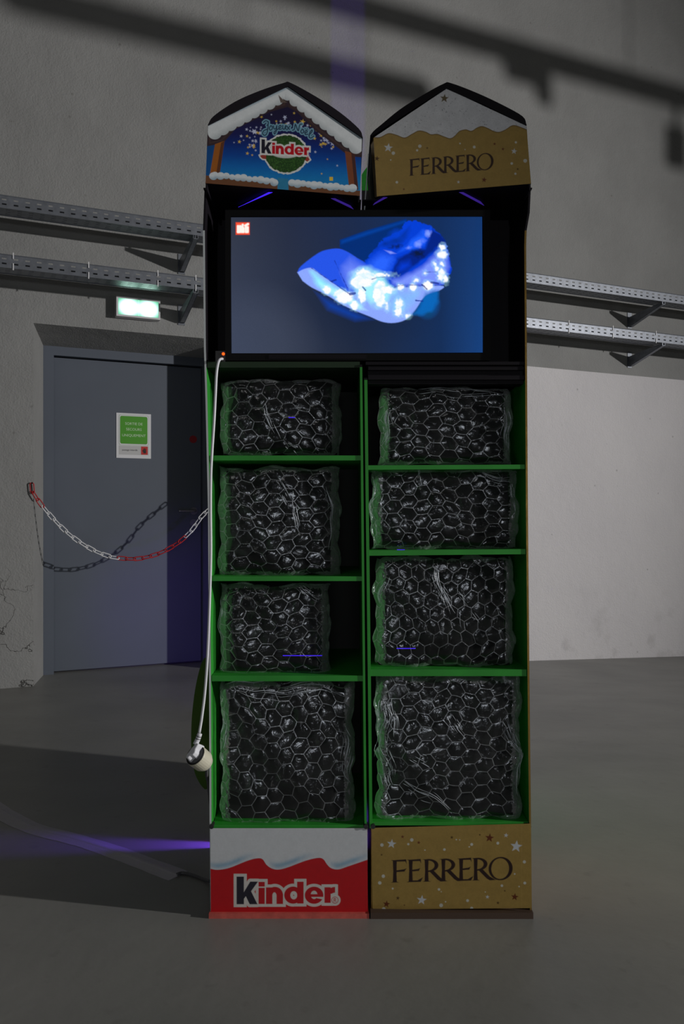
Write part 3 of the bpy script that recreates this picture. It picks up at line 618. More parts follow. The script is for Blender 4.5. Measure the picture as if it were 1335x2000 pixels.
def paint_left_head(px, py):
    x, y = (px-380)*3.814, (py-140)*3.814; C = np.zeros(px.shape+(3,))
    ys = [100, 350, 480, 560, 640, 720, 790, 900]; cs = lin([(26, 20, 44), (27, 21, 56), (20, 24, 82), (4, 42, 118), (0, 66, 148), (4, 98, 174), (14, 118, 184), (30, 126, 178)])
    for k in range(3): C[..., k] = np.interp(y-(x-660)*.04, ys, cs[:, k])
    r = np.random.default_rng(4)                            # star swarm round the wreath
    for i in range(90):
        a = r.uniform(-math.pi*1.08, .1); q = 190+abs(r.normal(0, 60)); cx, cy = 690+q*1.25*math.cos(a), 560+q*.85*math.sin(a); s = abs(r.normal(0, 4))+2.5
        col = (222, 184, 70) if r.random() < .35 else (190, 196, 226); put(C, star(x, y, cx, cy, s*1.7, r.uniform(0, 1)), col, 4, .9)
    for cx, cy, s, c in ((450, 450, 20, 0), (333, 522, 15, 1), (390, 480, 12, 1), (346, 480, 13, 0), (432, 515, 13, 0), (410, 560, 10, 0), (428, 621, 9, 1), (487, 452, 11, 0), (893, 497, 13, 1), (961, 494, 13, 0), (898, 598, 11, 0), (1030, 561, 11, 1), (988, 652, 7, 1), (1061, 700, 9, 0), (945, 760, 8, 1), (745, 374, 11, 1), (700, 382, 11, 0), (798, 384, 12, 0), (840, 400, 12, 0), (740, 309, 10, 1), (571, 320, 7, 0), (905, 438, 8, 1)):
        put(C, star(x, y, cx, cy, s, .2), (226, 190, 80) if c else (196, 202, 226), 4, .9)
    beam = mn(sd_poly(x, y, [(90, 440), (690, 150), (690, 262), (560, 300), (300, 430), (215, 530), (90, 560)]), sd_poly(x, y, [(690, 150), (1260, 480), (1260, 640), (1150, 630), (900, 440), (760, 300), (690, 262)]))
    put(C, beam, (52, 38, 44), 6); put(C, np.abs(beam+22)-5, (78, 58, 52), 8, .6)
    put(C, sd_poly(x, y, [(150, 540), (222, 515), (187, 755), (112, 770)]), (150, 86, 28), 4); put(C, sd_poly(x, y, [(196, 530), (222, 515), (187, 755), (160, 760)]), (92, 52, 30), 4)
    put(C, sd_poly(x, y, [(1118, 590), (1190, 610), (1218, 880), (1150, 870)]), (120, 66, 40), 4); put(C, sd_poly(x, y, [(1165, 600), (1190, 610), (1218, 880), (1192, 875)]), (70, 40, 36), 4)
    put(C, sd_poly(x, y, [(60, 560), (150, 545), (110, 770), (60, 790)]), (8, 70, 128), 4, .9)
    put(C, sd_poly(x, y, [(60, 770), (1260, 890), (1260, 960), (60, 860)]), (104, 66, 42), 4)
    put(C, sd_poly(x, y, [(618, 790), (696, 798), (700, 900), (616, 880)]), (44, 122, 160), 6)
    def snow(cl, rad):                                       # lumpy snow, greyer towards its foot
        d = np.full(x.shape, 1e9); yc = np.interp(x, [c[0] for c in sorted(cl)], [c[1] for c in sorted(cl)])
        for cx, cy, rr_ in cl: d = mn(d, sd_ell(x, y, cx, cy, rr_, rr_*.9))
        lo = np.clip((y-yc+4)/rad, 0, 1)[..., None]; a = np.clip(.5-d/3, 0, 1)[..., None]
        C[:] = C*(1-a)+(lin((206, 212, 216))*(1-.7*lo)+lin((112, 146, 166))*.7*lo)*a
    snow([(150+470*t, 770+50*t+3*math.sin(k*2.3), 27+4*math.sin(k*1.7)) for k, t in enumerate(np.linspace(0, 1, 12)) if t < .97]+[(592, 826, 30), (140, 778, 32)], 26)
    snow([(725+450*t, 828+42*t+3*math.sin(k*2.1), 29+5*math.sin(k*1.9)) for k, t in enumerate(np.linspace(0, 1, 12))], 26)
    top = mn(sd_poly(x, y, [(60, 395), (690, 90), (690, 165), (60, 470)]), sd_poly(x, y, [(690, 90), (1290, 500), (1290, 575), (690, 165)]))
    d = top
    for k in range(9): t = k/8; d = mn(d, sd_ell(x, y, 150+465*t, 455-245*t, 52-8*t, 50-8*t))
    for k in range(10): t = k/9; d = mn(d, sd_ell(x, y, 690+510*t, 175+385*t, 40+12*t, 40+12*t))
    nl = (x-150)*.467+(y-455)*.884; nr = (x-690)*-.603+(y-175)*.798; nn = np.where(x < 672, nl, nr)
    a = np.clip(.5-d/3, 0, 1)[..., None]; lo = np.clip((nn+4)/46, 0, 1)[..., None]; C[:] = C*(1-a)+(lin((206, 210, 212))*(1-.5*lo)+lin((120, 132, 136))*.5*lo)*a
    put(C, mn(sd_poly(x, y, [(60, 395), (690, 90), (690, 128), (60, 425)]), sd_poly(x, y, [(690, 90), (1290, 500), (1290, 540), (690, 128)])), (104, 140, 160), 14, .6)
    put(C, sd_poly(x, y, [(622, 172), (660, 210), (690, 230), (640, 232)]), (96, 84, 78), 4)
    put(C, sd_box(x, y, 1003, 784, 1029, 812), (224, 186, 60), 3)
    # wreath, bow, wording
    wob = 9*(vnoise(x, y, 13, 8)-.5); wr = sd_ell(x, y, 680, 612, 156, 142)+wob
    put(C, wr-9, (206, 208, 206), 3); bow = mn(sd_poly(x, y, [(480, 622), (560, 600), (560, 660), (505, 652), (490, 640)]), sd_poly(x, y, [(820, 628), (845, 628), (862, 656), (838, 676), (800, 650)]))
    put(C, bow-6, (206, 208, 206), 3); put(C, bow+4, (150, 56, 46), 3)
    put(C, wr+3, (34, 66, 26), 3); nz = vnoise(x, y, 7, 21)*vnoise(x, y, 3.5, 22); put(C, mxm(wr+8, .34-nz), (62, 104, 42), .06, .8)
    put(C, mxm(sd_ell(x, y, 680, 610, 100, 34), -1e9), (198, 200, 196), 6, .9)
    kx = 303+(x-497)/.498; ky = 490+(y-503-(x-497)*.062)/.52
    K, R, A = kinder_word(kx, ky); put(C, A-24, (206, 206, 204), 5); put(C, R, (178, 12, 30), 4); put(C, K, (28, 26, 40), 4)
    reg = sd_ell(x, y, 846, 622, 11, 11); put(C, np.abs(reg)-1.2, (178, 90, 96), 2)
    S = [[(512, 378), (528, 366), (545, 372), (548, 388), (538, 400)], [(548, 372), (545, 420), (536, 462), (520, 474), (506, 462), (514, 440), (540, 428)],
         [(566, 402), (556, 420), (562, 436), (576, 428), (576, 408), (566, 402)], [(586, 404), (590, 424), (602, 426), (612, 402), (606, 446), (594, 464), (592, 448), (622, 426)],
         [(628, 422), (642, 412), (640, 400), (628, 406), (630, 430), (648, 426)], [(656, 400), (656, 424), (668, 428), (676, 402), (678, 428)], [(684, 404), (706, 430)], [(710, 404), (686, 434)],
         [(728, 436), (742, 428), (750, 392), (770, 440), (782, 396), (798, 390)], [(800, 428), (790, 444), (796, 458), (810, 452), (808, 432), (800, 428)],
         [(820, 458), (836, 450), (834, 436), (822, 444), (824, 468), (842, 466)], [(822, 424), (823, 425)], [(838, 426), (839, 427)], [(850, 474), (874, 446), (872, 434), (858, 452), (852, 486), (866, 494), (886, 480)]]
    d = np.full(x.shape, 1e9)
    for s in S: d = mn(d, sd_line(x, y, smooth_line(s, 5) if len(s) > 2 else s, 4.6))
    put(C, d-8, (112, 158, 178), 4); put(C, d+.2, (40, 62, 84), 3)
    return shade(C, px, py)

def display(side):
    L = side == 'left'
    Po, Pi = (PLo, PLi) if L else (PRo, PRi)
    base = UP(560 if L else 880, HY, Y0); root = thing('cardboard_display', (base[0], Y0+.2, 0),
        'left cardboard display column with the red and white base and snowy chalet header' if L else 'right cardboard display column in gold foil with brown lettering and stars', 'display', 'cardboard display columns')
    yn = 717 if L else 742
    side_panel('side_panel', Po, 1 if L else -1, 372, 1792 if L else 1785, yn, 'white' if L else 'gold', root, th=.005)
    side_panel('side_panel', Pi, -1 if L else 1, yn-5 if L else 738, 1618, yn, 'green', root, th=.006 if L else .0078)
    # back board
    def board(y1, y0_, m, Ya, Yb, name='back_panel', ex=-.002):
        c = []
        for yy in (y1, y0_):
            xa, xb = sorted((UP(Po(yy), 0, Y0)[0], UP(Pi(yy), 0, Y0)[0])); c += [(xa-ex, Ya, zof(yy)), (xb+ex, Ya, zof(yy)), (xb+ex, Yb, zof(yy)), (xa-ex, Yb, zof(yy))]
        b = MB(); b.hexa(c); return b.build(name, M[m], root)
    board(1780, 1330, 'backblack', YB-.012, YB-.002); board(1330, 1000, 'backblack', YB-.012, YB-.002); board(1000, 705, 'backblack', YB-.012, YB-.002)
    board(704, 480, 'black', YB-.012, YB-.002)
    xo, xi = UP(Po(372), 0, Y0)[0], UP(Pi(372), 0, Y0)[0]; ya, yi = 2.085, 2.165
    c = [(xo, ya, zof(373.5)), (xi, yi, zof(373.5)), (xi, YB-.002, zof(373.5)), (xo, YB-.002, zof(373.5))]; c = c if L else [c[1], c[0], c[3], c[2]]
    b = MB(); b.hexa(c+[(p[0], p[1], zof(371)) for p in c]); b.build('niche_ceiling', M['black'], root)
    def xr(y): a, c = (Po(y)+5, Pi(y)-4.6) if L else (Pi(y)+5.9, Po(y)-5); return a, c
    for yt, yb_, t in ([(889.5, 899, 0), (1126, 1135, 0), (1320, 1331, .0)] if L else [(908, 916.5, .001), (1074, 1084, .002), (1308, 1321, .0)]):
        a, c = xr(yt); shelf(root, a, c, yt, yb_, tilt=t)
    a, c = xr(1612); shelf(root, a, c, 1612 if L else 1606, 1620 if L else 1613, 'compartment_floor')
    a, c = xr(712); 
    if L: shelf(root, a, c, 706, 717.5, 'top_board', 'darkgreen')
    else:
        shelf(root, a-3, c, 706, 712, 'top_board', 'black')
        for y0_, y1_, dy in ((712, 716, .02), (716, 722, .004), (722, 733, .02), (733, 741, .003), (741, 748, .016)):   # stepped dark folds under the screen
            f = MB(); f.box((UP(a+2, 0, Y0)[0], Y0+dy, zof(y1_)), (UP(c, 0, Y0)[0], Y0+.06, zof(y0_))); f.build('fold', M['black'], root)
    # base box
    pl = unproj_plane((-1, Y0-.002), (1, Y0-.002)) if L else unproj_plane((UP(727, 0, 2.108)[0], 2.108), (UP(1037, 0, 2.092)[0], 2.092))
    if L: face_grid('base_front', (410.5, 411.5), (717, 718), lambda t: 1617.5+0*t, lambda t: 1787.5+0*t, pl, paint_left_base, PM['matte'], root)
    else: face_grid('base_front', (724.5, 727.5), (1036.5, 1037.5), lambda t: 1617-8.5*t, lambda t: 1776.5-3*t, pl, paint_right_base, PM['gold'], root)
    b = MB(); x0, x1 = (UP(411, 0, Y0)[0], UP(717.5, 0, Y0)[0]) if L else (UP(724, 0, Y0)[0]+.001, UP(1036, 0, Y0)[0])
    b.box((x0, Y0+.010, .012), (x1, YB, zof(1620))); b.build('base_box', [M['red'] if L else M['gold']], root)
    b = MB()
    if L: b.box((UP(409, 0, Y0)[0], Y0-.012, 0), (UP(720, 0, Y0)[0], YB, .0125))
    else: b.box((UP(723, 0, Y0)[0], Y0-.014, 0), (UP(1038.5, 0, Y0)[0], YB, .016))
    b.build('base_rim', M['pink'] if L else M['brown'], root)
    for px in ((413, 714) if L else (728, 1032)):            # plastic corner studs
        b = MB(); p = UP(px, 1614, Y0-.004); b.tube([p+np.array([0, -.003, 0]), p+np.array([0, .02, 0])], .006, 10); b.build('stud', M['darkgrey'], root)
    # header
    if L:
        oA, oB = UP(401, 0, 2.05)[:2], UP(703, 0, 2.13)[:2]; pl = unproj_plane(oA, oB)
        gable = lambda t: np.where(t < .515, 245+(169.5-245)*t/.515, 169.5+(270-169.5)*(t-.515)/.485)
        face = face_grid('header_front', (406, 401), (706.5, 702.5), gable, lambda t: 357.8+(382.5-357.8)*t, pl, paint_left_head, PM['matte'], root)
        inner = [(405.5, 246), (483, 207), (561, 169.5), (634, 219), (707.5, 271)]
        outer = smooth_line([(405.5, 245), (417, 228), (458.6, 200), (506, 179), (553, 163.6), (567, 163.4), (616, 190), (663, 221), (700, 253), (707.5, 270)], 4)
        foot = [(401, 357.8), (702.5, 382.5)]
    else:
        oA, oB = UP(731, 0, 2.13)[:2], UP(1037, 0, 2.05)[:2]; pl = unproj_plane(oA, oB)
        gable = lambda t: np.where(t < .478, 269+(173-269)*t/.478, 173+(246-173)*(t-.478)/.522)
        face = face_grid('header_front', (729, 735.5), (1027.5, 1036.5), gable, lambda t: 383.5+(358.8-383.5)*t, pl, paint_right_head, PM['gold'], root)
        inner = [(723, 268), (796, 221), (871, 173), (950, 208), (1028, 246)]
        outer = smooth_line([(723, 266), (730, 257), (745.4, 244), (781, 215), (823, 188.5), (866, 165), (881, 164), (931, 183), (981, 206.5), (1020, 228.7), (1028, 246)], 4)
        foot = [(735.5, 383.5), (1036.5, 358.8)]
    nrm = np.array([(oB-oA)[1], -(oB-oA)[0], 0]); nrm /= np.linalg.norm(nrm)       # toward the viewer
    D = .26; bk = np.array([0, D, 0.])
    def at(p): return pl(np.array(p[0], float), np.array(p[1], float))
    r = MB(); O = [at(p)+nrm*.004 for p in outer]; I = [at(p)+nrm*.004 for p in inner]
    ii = np.array([[np.interp(q[0], [p[0] for p in inner], [p[1] for p in inner])] for q in outer])
    I2 = [at((q[0], min(float(k[0]), 1e9)))+nrm*.004 for q, k in zip(outer, ii)]
    for j in range(len(O)-1):
        r.hexa([I2[j], I2[j+1], I2[j+1]+bk, I2[j]+bk, O[j], O[j+1], O[j+1]+bk, O[j]+bk])
    r.build('header_roof', M['black'], root)
    # the header's body behind its printed face: sides, underside, back
    s = MB(); fl, fr = at(foot[0])-nrm*.003, at(foot[1])-nrm*.003; el, er = at(inner[0])-nrm*.003, at(inner[-1])-nrm*.003
    if not L:
        sl, sb = UP(722.5, 269, 2.17), UP(731.5, 385.5, 2.17); side = MB(); side.prism([at((729, 269.5)), at((735.5, 383.8)), sb, sl], [p+np.array([.003, .003, 0]) for p in (at((729, 269.5)), at((735.5, 383.8)), sb, sl)]); side.build('header_side', M['gold'], root)
    t = .004
    for e, f, sg, m in ((el, fl, 1, 0 if L else 1), (er, fr, -1, 1 if L else 1)):
        dx = np.array([sg*t, 0, 0])
        if not L and sg > 0: e, f = sl, sb
        else: f = f-np.array([0, 0, .016])
        s.hexa([f, f+dx, f+dx+bk, f+bk, e, e+dx, e+dx+bk, e+bk] if sg > 0 else [f+dx, f, f+bk, f+dx+bk, e+dx, e, e+bk, e+dx+bk], 0)
    up = np.array([0, 0, .005]); s.hexa([fl, fr, fr+bk, fl+bk, fl+up, fr+up, fr+up+bk, fl+up+bk])
    G = [at(p)-nrm*.003+bk for p in [inner[0], inner[2], inner[4]]]; bb = np.array([0, .005, 0])
    s.prism([fl+bk, fr+bk, G[2], G[1], G[0]], [p+bb for p in (fl+bk, fr+bk, G[2], G[1], G[0])])
    s.build('header_box', M['black'], root)
    # emissive bars imitating purple light leaking through slits under the header
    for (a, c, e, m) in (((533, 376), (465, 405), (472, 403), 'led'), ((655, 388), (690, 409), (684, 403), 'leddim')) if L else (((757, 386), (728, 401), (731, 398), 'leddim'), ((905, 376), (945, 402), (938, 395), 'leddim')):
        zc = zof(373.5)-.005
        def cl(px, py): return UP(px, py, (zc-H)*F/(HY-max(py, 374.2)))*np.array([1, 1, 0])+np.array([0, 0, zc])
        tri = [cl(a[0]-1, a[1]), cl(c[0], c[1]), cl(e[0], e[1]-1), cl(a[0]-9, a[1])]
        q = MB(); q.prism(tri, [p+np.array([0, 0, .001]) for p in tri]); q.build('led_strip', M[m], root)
    # niche back board behind the screen
    b = MB(); xs = sorted((UP(Po(500), 0, Y0)[0], UP(Pi(500), 0, Y0)[0])); b.box((xs[0]+.005, 2.305, zof(706)), (xs[1]-.001, 2.312, zof(374))); b.build('niche_panel', M['black'], root)
    return root
DL = display('left'); DR = display('right')
# emissive bars imitating purple glints on the film in the compartments
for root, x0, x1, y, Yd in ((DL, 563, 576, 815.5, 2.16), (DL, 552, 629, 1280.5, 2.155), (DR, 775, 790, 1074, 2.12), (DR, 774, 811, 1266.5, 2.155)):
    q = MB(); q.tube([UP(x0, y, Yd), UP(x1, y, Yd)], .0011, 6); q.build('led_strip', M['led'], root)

def rear_displays():
    for nm, x0, x1, lab in (('left', -.335, .030, 'rear cardboard display back to back with the red based column'), ('right', .067, .480, 'rear cardboard display back to back with the gold column')):
        root = thing('cardboard_display', ((x0+x1)/2, 2.8, 0), lab, 'display', 'cardboard display columns')
        b = MB(); ya, yb_ = 2.568, 3.05; top = 1.98; t = .007
        b.box((x0, ya, 0), (x0+t, yb_, top)); b.build('side_panel', M['green'], root)
        b = MB(); b.box((x1-t, ya, 0), (x1, yb_, top)); b.build('side_panel', M['green'], root)
        b = MB(); b.box((x0+t, ya, 0), (x1-t, ya+t, top)); b.build('back_panel', M['green'], root)
        b = MB(); b.box((x0+t, ya+t, .22), (x1-t, yb_, .235)); b.build('shelf', M['green'], root)
        b = MB(); b.box((x0+t, ya+t, 1.2), (x1-t, yb_, 1.215)); b.build('shelf', M['green'], root)
        b = MB(); b.box((x0, ya, top), (x1, yb_, top+.01)); b.build('top_board', M['black'], root)
        if nm == 'left':                                     # cardboard flap standing out at the side of the front column
            E = smooth_line([(399, 1285), (391, 1302), (381, 1345), (374.5, 1400), (373, 1450), (375, 1485), (381, 1512), (391, 1532), (400, 1542)], 4)
            f = MB(); A = [UP(px, py, 2.45) for px, py in E]; B = [np.array([-.336, 2.515, p[2]]) for p in A]
            V = A+B+[p+np.array([.003, .004, 0]) for p in A+B]; n = len(A); Fc = []
            for i in range(n-1):
                Fc += [(i, i+1, n+i+1, n+i), (2*n+i, 3*n+i, 3*n+i+1, 2*n+i+1), (i, 2*n+i, 2*n+i+1, i+1), (n+i, n+i+1, 3*n+i+1, 3*n+i)]
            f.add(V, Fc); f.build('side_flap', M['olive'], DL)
        else:                                                # green tongue seen between the two headers
            f = MB(); T = [UP(p[0], p[1], 2.45) for p in ((706, 372), (706, 341), (711, 333), (719, 323), (721, 372))]
            f.prism(T, [p+np.array([0, .005, 0]) for p in T]); f.build('header_tongue', M['green'], DR)
            f = MB(); f.box((UP(706, 0, 2.45)[0], 2.45, UP(0, 420, 2.45)[2]), (UP(721, 0, 2.45)[0], 2.455, UP(0, 372, 2.45)[2])); f.build('header_tongue', M['darkgrey'], DR)
            f = MB(); f.prism([UP(718.5, 300, 2.2), UP(720.3, 300, 2.2), UP(712.5, 412, 2.2), UP(710, 412, 2.2)], [p+np.array([0, .01, 0]) for p in (UP(718.5, 300, 2.2), UP(720.3, 300, 2.2), UP(712.5, 412, 2.2), UP(710, 412, 2.2))]); f.build('header_edge', M['white'], DR)
rear_displays()
_b = MB(); _b.box((.052, YB-.006, .30), (.072, YB-.001, 1.86)); _b.build('joint_strip', M['black'], DL)  # added baffles that stop the purple lamps shining through the gaps
_b = MB(); _b.box((.0, YB-.002, 0), (.004, YB+.029, 1.95)); _b.build('joint_strip', M['black'], DL)
_b = MB(); _b.box((.100, YB-.002, 0), (.104, YB+.029, 1.95)); _b.build('joint_strip', M['black'], DR)
_b = MB(); _b.box((.468, YB-.004, .0), (.472, YB+.035, 1.95)); _b.build('joint_strip', M['black'], DR)

# ------------------------------------------------------------------ television
def paint_screen(px, py):
    C = np.zeros(px.shape+(3,))
    gx = [440, 560, 700, 860, 950]
    top = lin([(50, 55, 70), (36, 44, 66), (26, 42, 76), (18, 46, 92), (20, 56, 112)]); bot = lin([(56, 66, 90), (44, 52, 72), (26, 38, 62), (16, 44, 86), (22, 66, 128)])
    t = np.clip((py-424)/266, 0, 1)
    for k in range(3): C[..., k] = np.interp(px, gx, top[:, k])*(1-t)+np.interp(px, gx, bot[:, k])*t
    x, y = (px-560)*3.926, (py-420)*3.926
    nz = vnoise(x, y, 40, 7)-.5; nf = vnoise(x, y, 15, 9)-.5
    soft(C, sd_ell(x, y, 620, 640, 640, 420), 420, (16, 30, 56), .8)
    soft(C, sd_ell(x, y, -260, 1000, 560, 520), 300, (66, 74, 94), .5)
    soft(C, sd_poly(x, y, [(180, 560), (560, 735), (700, 810), (520, 830), (300, 740)]), 70, (0, 70, 190), .8)
    soft(C, sd_ell(x, y, 1075, 680, 110, 130), 70, (0, 92, 176), .85); soft(C, sd_ell(x, y, 1085, 745, 60, 60), 60, (8, 62, 84), .6)
    put(C, sd_poly(x, y, [(405, 190), (600, 120), (915, 28), (925, 60), (1050, 70), (800, 320), (600, 360), (405, 250)]), (0, 44, 116), 10)
    soft(C, sd_poly(x, y, [(405, 190), (600, 120), (915, 28), (930, 60), (600, 170), (408, 235)]), 40, (0, 76, 186), .9)
    put(C, sd_poly(x, y, [(598, 362), (640, 300), (720, 200), (880, 110), (900, 50), (985, 45), (1080, 75), (1125, 100), (1190, 165), (1225, 240), (1250, 330), (1262, 420), (1200, 540), (800, 560), (640, 420)])+16*nf, (0, 62, 214), 10)
    soft(C, sd_poly(x, y, [(610, 345), (660, 240), (800, 130), (900, 100), (960, 60), (930, 190), (860, 250), (720, 262)])+30*nz, 60, (0, 40, 122), 1)
    soft(C, sd_poly(x, y, [(700, 190), (820, 100), (920, 90), (900, 190), (780, 230)])+30*nz, 50, (0, 66, 220), .8)
    soft(C, sd_poly(x, y, [(830, 300), (880, 235), (960, 175), (1040, 110), (1110, 85), (1125, 115), (1060, 245), (950, 280)])+24*nz, 36, (26, 96, 255), 1)
    for cx, cy, a, b_, al in ((1085, 142, 36, 34, .9), (1005, 225, 40, 34, .8), (935, 250, 30, 18, .8), (1040, 200, 34, 26, .5)): soft(C, sd_ell(x, y, cx, cy, a, b_)+14*nf, 26, (132, 160, 255), al)
    put(C, sd_poly(x, y, [(1115, 105), (1195, 165), (1215, 215), (1150, 250), (1000, 370), (860, 470), (790, 475), (850, 340), (960, 275), (1060, 260)])+20*nz, (0, 34, 132), 26)
    soft(C, sd_ell(x, y, 1005, 295, 66, 40)+24*nf, 34, (6, 24, 66), 1); soft(C, sd_ell(x, y, 830, 240, 66, 24)+20*nf, 26, (4, 30, 88), 1)
    soft(C, sd_poly(x, y, [(860, 350), (950, 330), (970, 400), (860, 470), (800, 470)])+24*nz, 50, (0, 60, 220), .8)
    soft(C, sd_poly(x, y, [(604, 360), (660, 300), (730, 262), (840, 300), (850, 340), (790, 470), (690, 480), (590, 440)])+12*nf, 70, (40, 100, 255), 1)
    soft(C, sd_poly(x, y, [(730, 262), (800, 272), (850, 298), (790, 304)]), 14, (140, 160, 255), .9)
    put(C, sd_poly(x, y, smooth_line([(80, 440), (110, 390), (240, 292), (320, 264), (400, 258), (470, 285), (540, 330), (606, 372), (700, 480), (560, 660), (330, 520), (160, 430)], 3)), (36, 84, 232), 9)
    soft(C, sd_poly(x, y, [(390, 380), (480, 300), (600, 370), (700, 470), (560, 650), (440, 560), (400, 470)])+20*nz, 110, (120, 146, 255), 1)
    put(C, sd_poly(x, y, smooth_line([(80, 440), (130, 415), (190, 405), (240, 440), (340, 510), (470, 590), (620, 560), (800, 560), (1060, 545), (1200, 545), (1165, 580), (1060, 620), (990, 720), (940, 780), (880, 815), (800, 828), (720, 815), (640, 780), (540, 740), (430, 690), (300, 610), (190, 555), (120, 505)], 3)), (140, 168, 255), 9)
    soft(C, sd_poly(x, y, [(780, 480), (860, 470), (1000, 400), (1210, 215), (1240, 290), (1262, 400), (1200, 540), (1000, 560), (860, 560), (790, 545)])+12*nz, 46, (122, 148, 255), 1)
    soft(C, sd_poly(x, y, [(150, 415), (200, 408), (320, 500), (470, 590), (600, 700), (560, 735), (380, 650), (220, 565)])+10*nz, 50, (150, 244, 255), 1)
    soft(C, sd_poly(x, y, [(480, 480), (540, 420), (600, 390), (700, 430), (780, 470), (830, 560), (860, 600), (760, 690), (640, 690), (520, 620)])+24*nz, 70, (156, 246, 255), 1)
    soft(C, sd_poly(x, y, [(800, 570), (1040, 560), (1030, 640), (920, 760), (800, 800), (740, 700)])+20*nz, 80, (140, 214, 255), .75)
    soft(C, sd_ell(x, y, 900, 640, 120, 70)+30*nz, 70, (120, 160, 250), .6)
    put(C, sd_poly(x, y, [(1060, 596), (1165, 572), (1160, 660), (1110, 740), (1010, 770), (960, 760), (1020, 700)])+14*nz, (4, 104, 190), 30, .85)
    soft(C, sd_ell(x, y, 615, 500, 170, 120)+20*nz, 90, (176, 248, 255), 1); soft(C, sd_ell(x, y, 700, 590, 110, 140)+20*nz, 80, (170, 244, 255), .9); soft(C, sd_poly(x, y, [(230, 500), (470, 600), (640, 740), (560, 740), (260, 580)]), 40, (190, 250, 255), .9)
    for cx, cy, a, b_ in ((590, 455, 52, 34), (630, 490, 50, 30), (555, 515, 52, 40), (600, 520, 46, 28), (575, 615, 24, 44), (712, 560, 36, 46), (712, 630, 34, 56), (760, 575, 50, 22), (690, 610, 26, 40), (860, 685, 22, 34), (855, 745, 24, 28), (305, 572, 24, 24), (400, 600, 34, 24), (440, 632, 50, 36), (520, 695, 26, 26), (767, 697, 9, 20), (872, 552, 18, 17), (968, 555, 20, 18), (1080, 540, 28, 28), (1186, 303, 30, 24), (1190, 246, 16, 18), (1190, 375, 11, 12), (1131, 375, 10, 13), (1185, 440, 22, 24), (1180, 480, 20, 18), (1150, 415, 12, 14), (1060, 444, 7, 8), (990, 500, 15, 13), (925, 775, 14, 10), (1215, 492, 14, 20), (720, 460, 50, 12)):
        e = sd_ell(x, y, cx, cy, a*1.22, b_*1.22)+16*nf; soft(C, e-22, 40, (176, 236, 255), .75); soft(C, e-5, 12, (255, 255, 255), 1)
    for L_, r in ((((190, 408), (300, 482), (420, 565), (480, 605)), 2.5), (((365, 350), (420, 470), (465, 560)), 1.5), (((345, 508), (375, 498)), 6), (((485, 606), (520, 600)), 9), (((1035, 535), (1055, 550), (1072, 568)), 5), (((1105, 516), (1160, 526)), 7), (((988, 655), (1040, 660)), 5), (((582, 552), (602, 576)), 6), (((650, 492), (690, 480), (750, 474)), 2.5), (((1060, 438), (1150, 436)), 1.5), (((830, 548), (900, 536), (1040, 538)), 1.5)):
        put(C, sd_line(x, y, L_, r)+5*nf, (16, 44, 150), 6, .85)
    # red corner logo with blown out white letters
    X, Y = (px-380)*1.963, (py-400)*1.963
    put(C, sd_box(X, Y, 157, 67, 211, 115), (222, 66, 40), 3); put(C, sd_box(X, Y, 160, 70, 208, 112), (255, 90, 60), 6)
    lg = [[(166, 82), (166, 104)], [(166, 104), (174, 104), (174, 82)], [(181, 104), (181, 84)], [(181, 84), (187, 90), (187, 104)], [(196, 104), (196, 86), (203, 86), (203, 104), (196, 104)], [(194, 80), (204, 74)], [(184, 80), (184, 77)]]
    for s in lg: put(C, sd_line(X, Y, s, 4.2), (255, 250, 240), 4)
    g = 1+.10*(np.random.default_rng(1).random(px.shape)-.5); return C*g[..., None]
def television():
    Yt = 2.128; root = thing('television', UP(697, 704, Yt), 'flat black television showing a glowing blue crystal, wedged across both columns', 'television')
    root.location.z = zof(705.9)
    def R(x0, y0, x1, y1, ya, yb_, mb): a, c = UP(x0, y1, Yt), UP(x1, y0, Yt); mb.box((a[0], ya, max(a[2], zof(705.8))), (c[0], yb_, c[2]))
    b = MB(); R(440, 411, 956, 704.5, Yt+.006, Yt+.05, b); b.build('housing', M['bezel'], root)
    b = MB()
    for r in ((440, 411, 956, 423.5), (440, 690.5, 956, 704.5), (440, 423.5, 451, 690.5), (942, 423.5, 956, 690.5)): R(*r, Yt-.004, Yt+.008, b)
    b.build('bezel', M['bezel'], root)
    pl = unproj_plane((-1, Yt), (1, Yt))
    face_grid('screen', (450.5, 452), (941, 942.5), lambda t: 424.5-1.5*t, lambda t: 691-2.5*t, pl, paint_screen, print_mat('lit_screen', .3, emission=1.0), root, step=.8)
    b = MB(); p = UP(435.8, 691, Yt-.006); b.tube([p, p+np.array([0, .004, 0])], .0038, 10); b.build('power_light', M['redled'], root)
    b = MB(); R(421, 686, 440, 712, Yt-.004, Yt+.03, b); b.build('socket_box', M['darkgrey'], root)
    b = MB(); R(525, 693.5, 715, 702, Yt-.006, Yt-.003, b); b.build('label_strip', M['black'], root)
television()

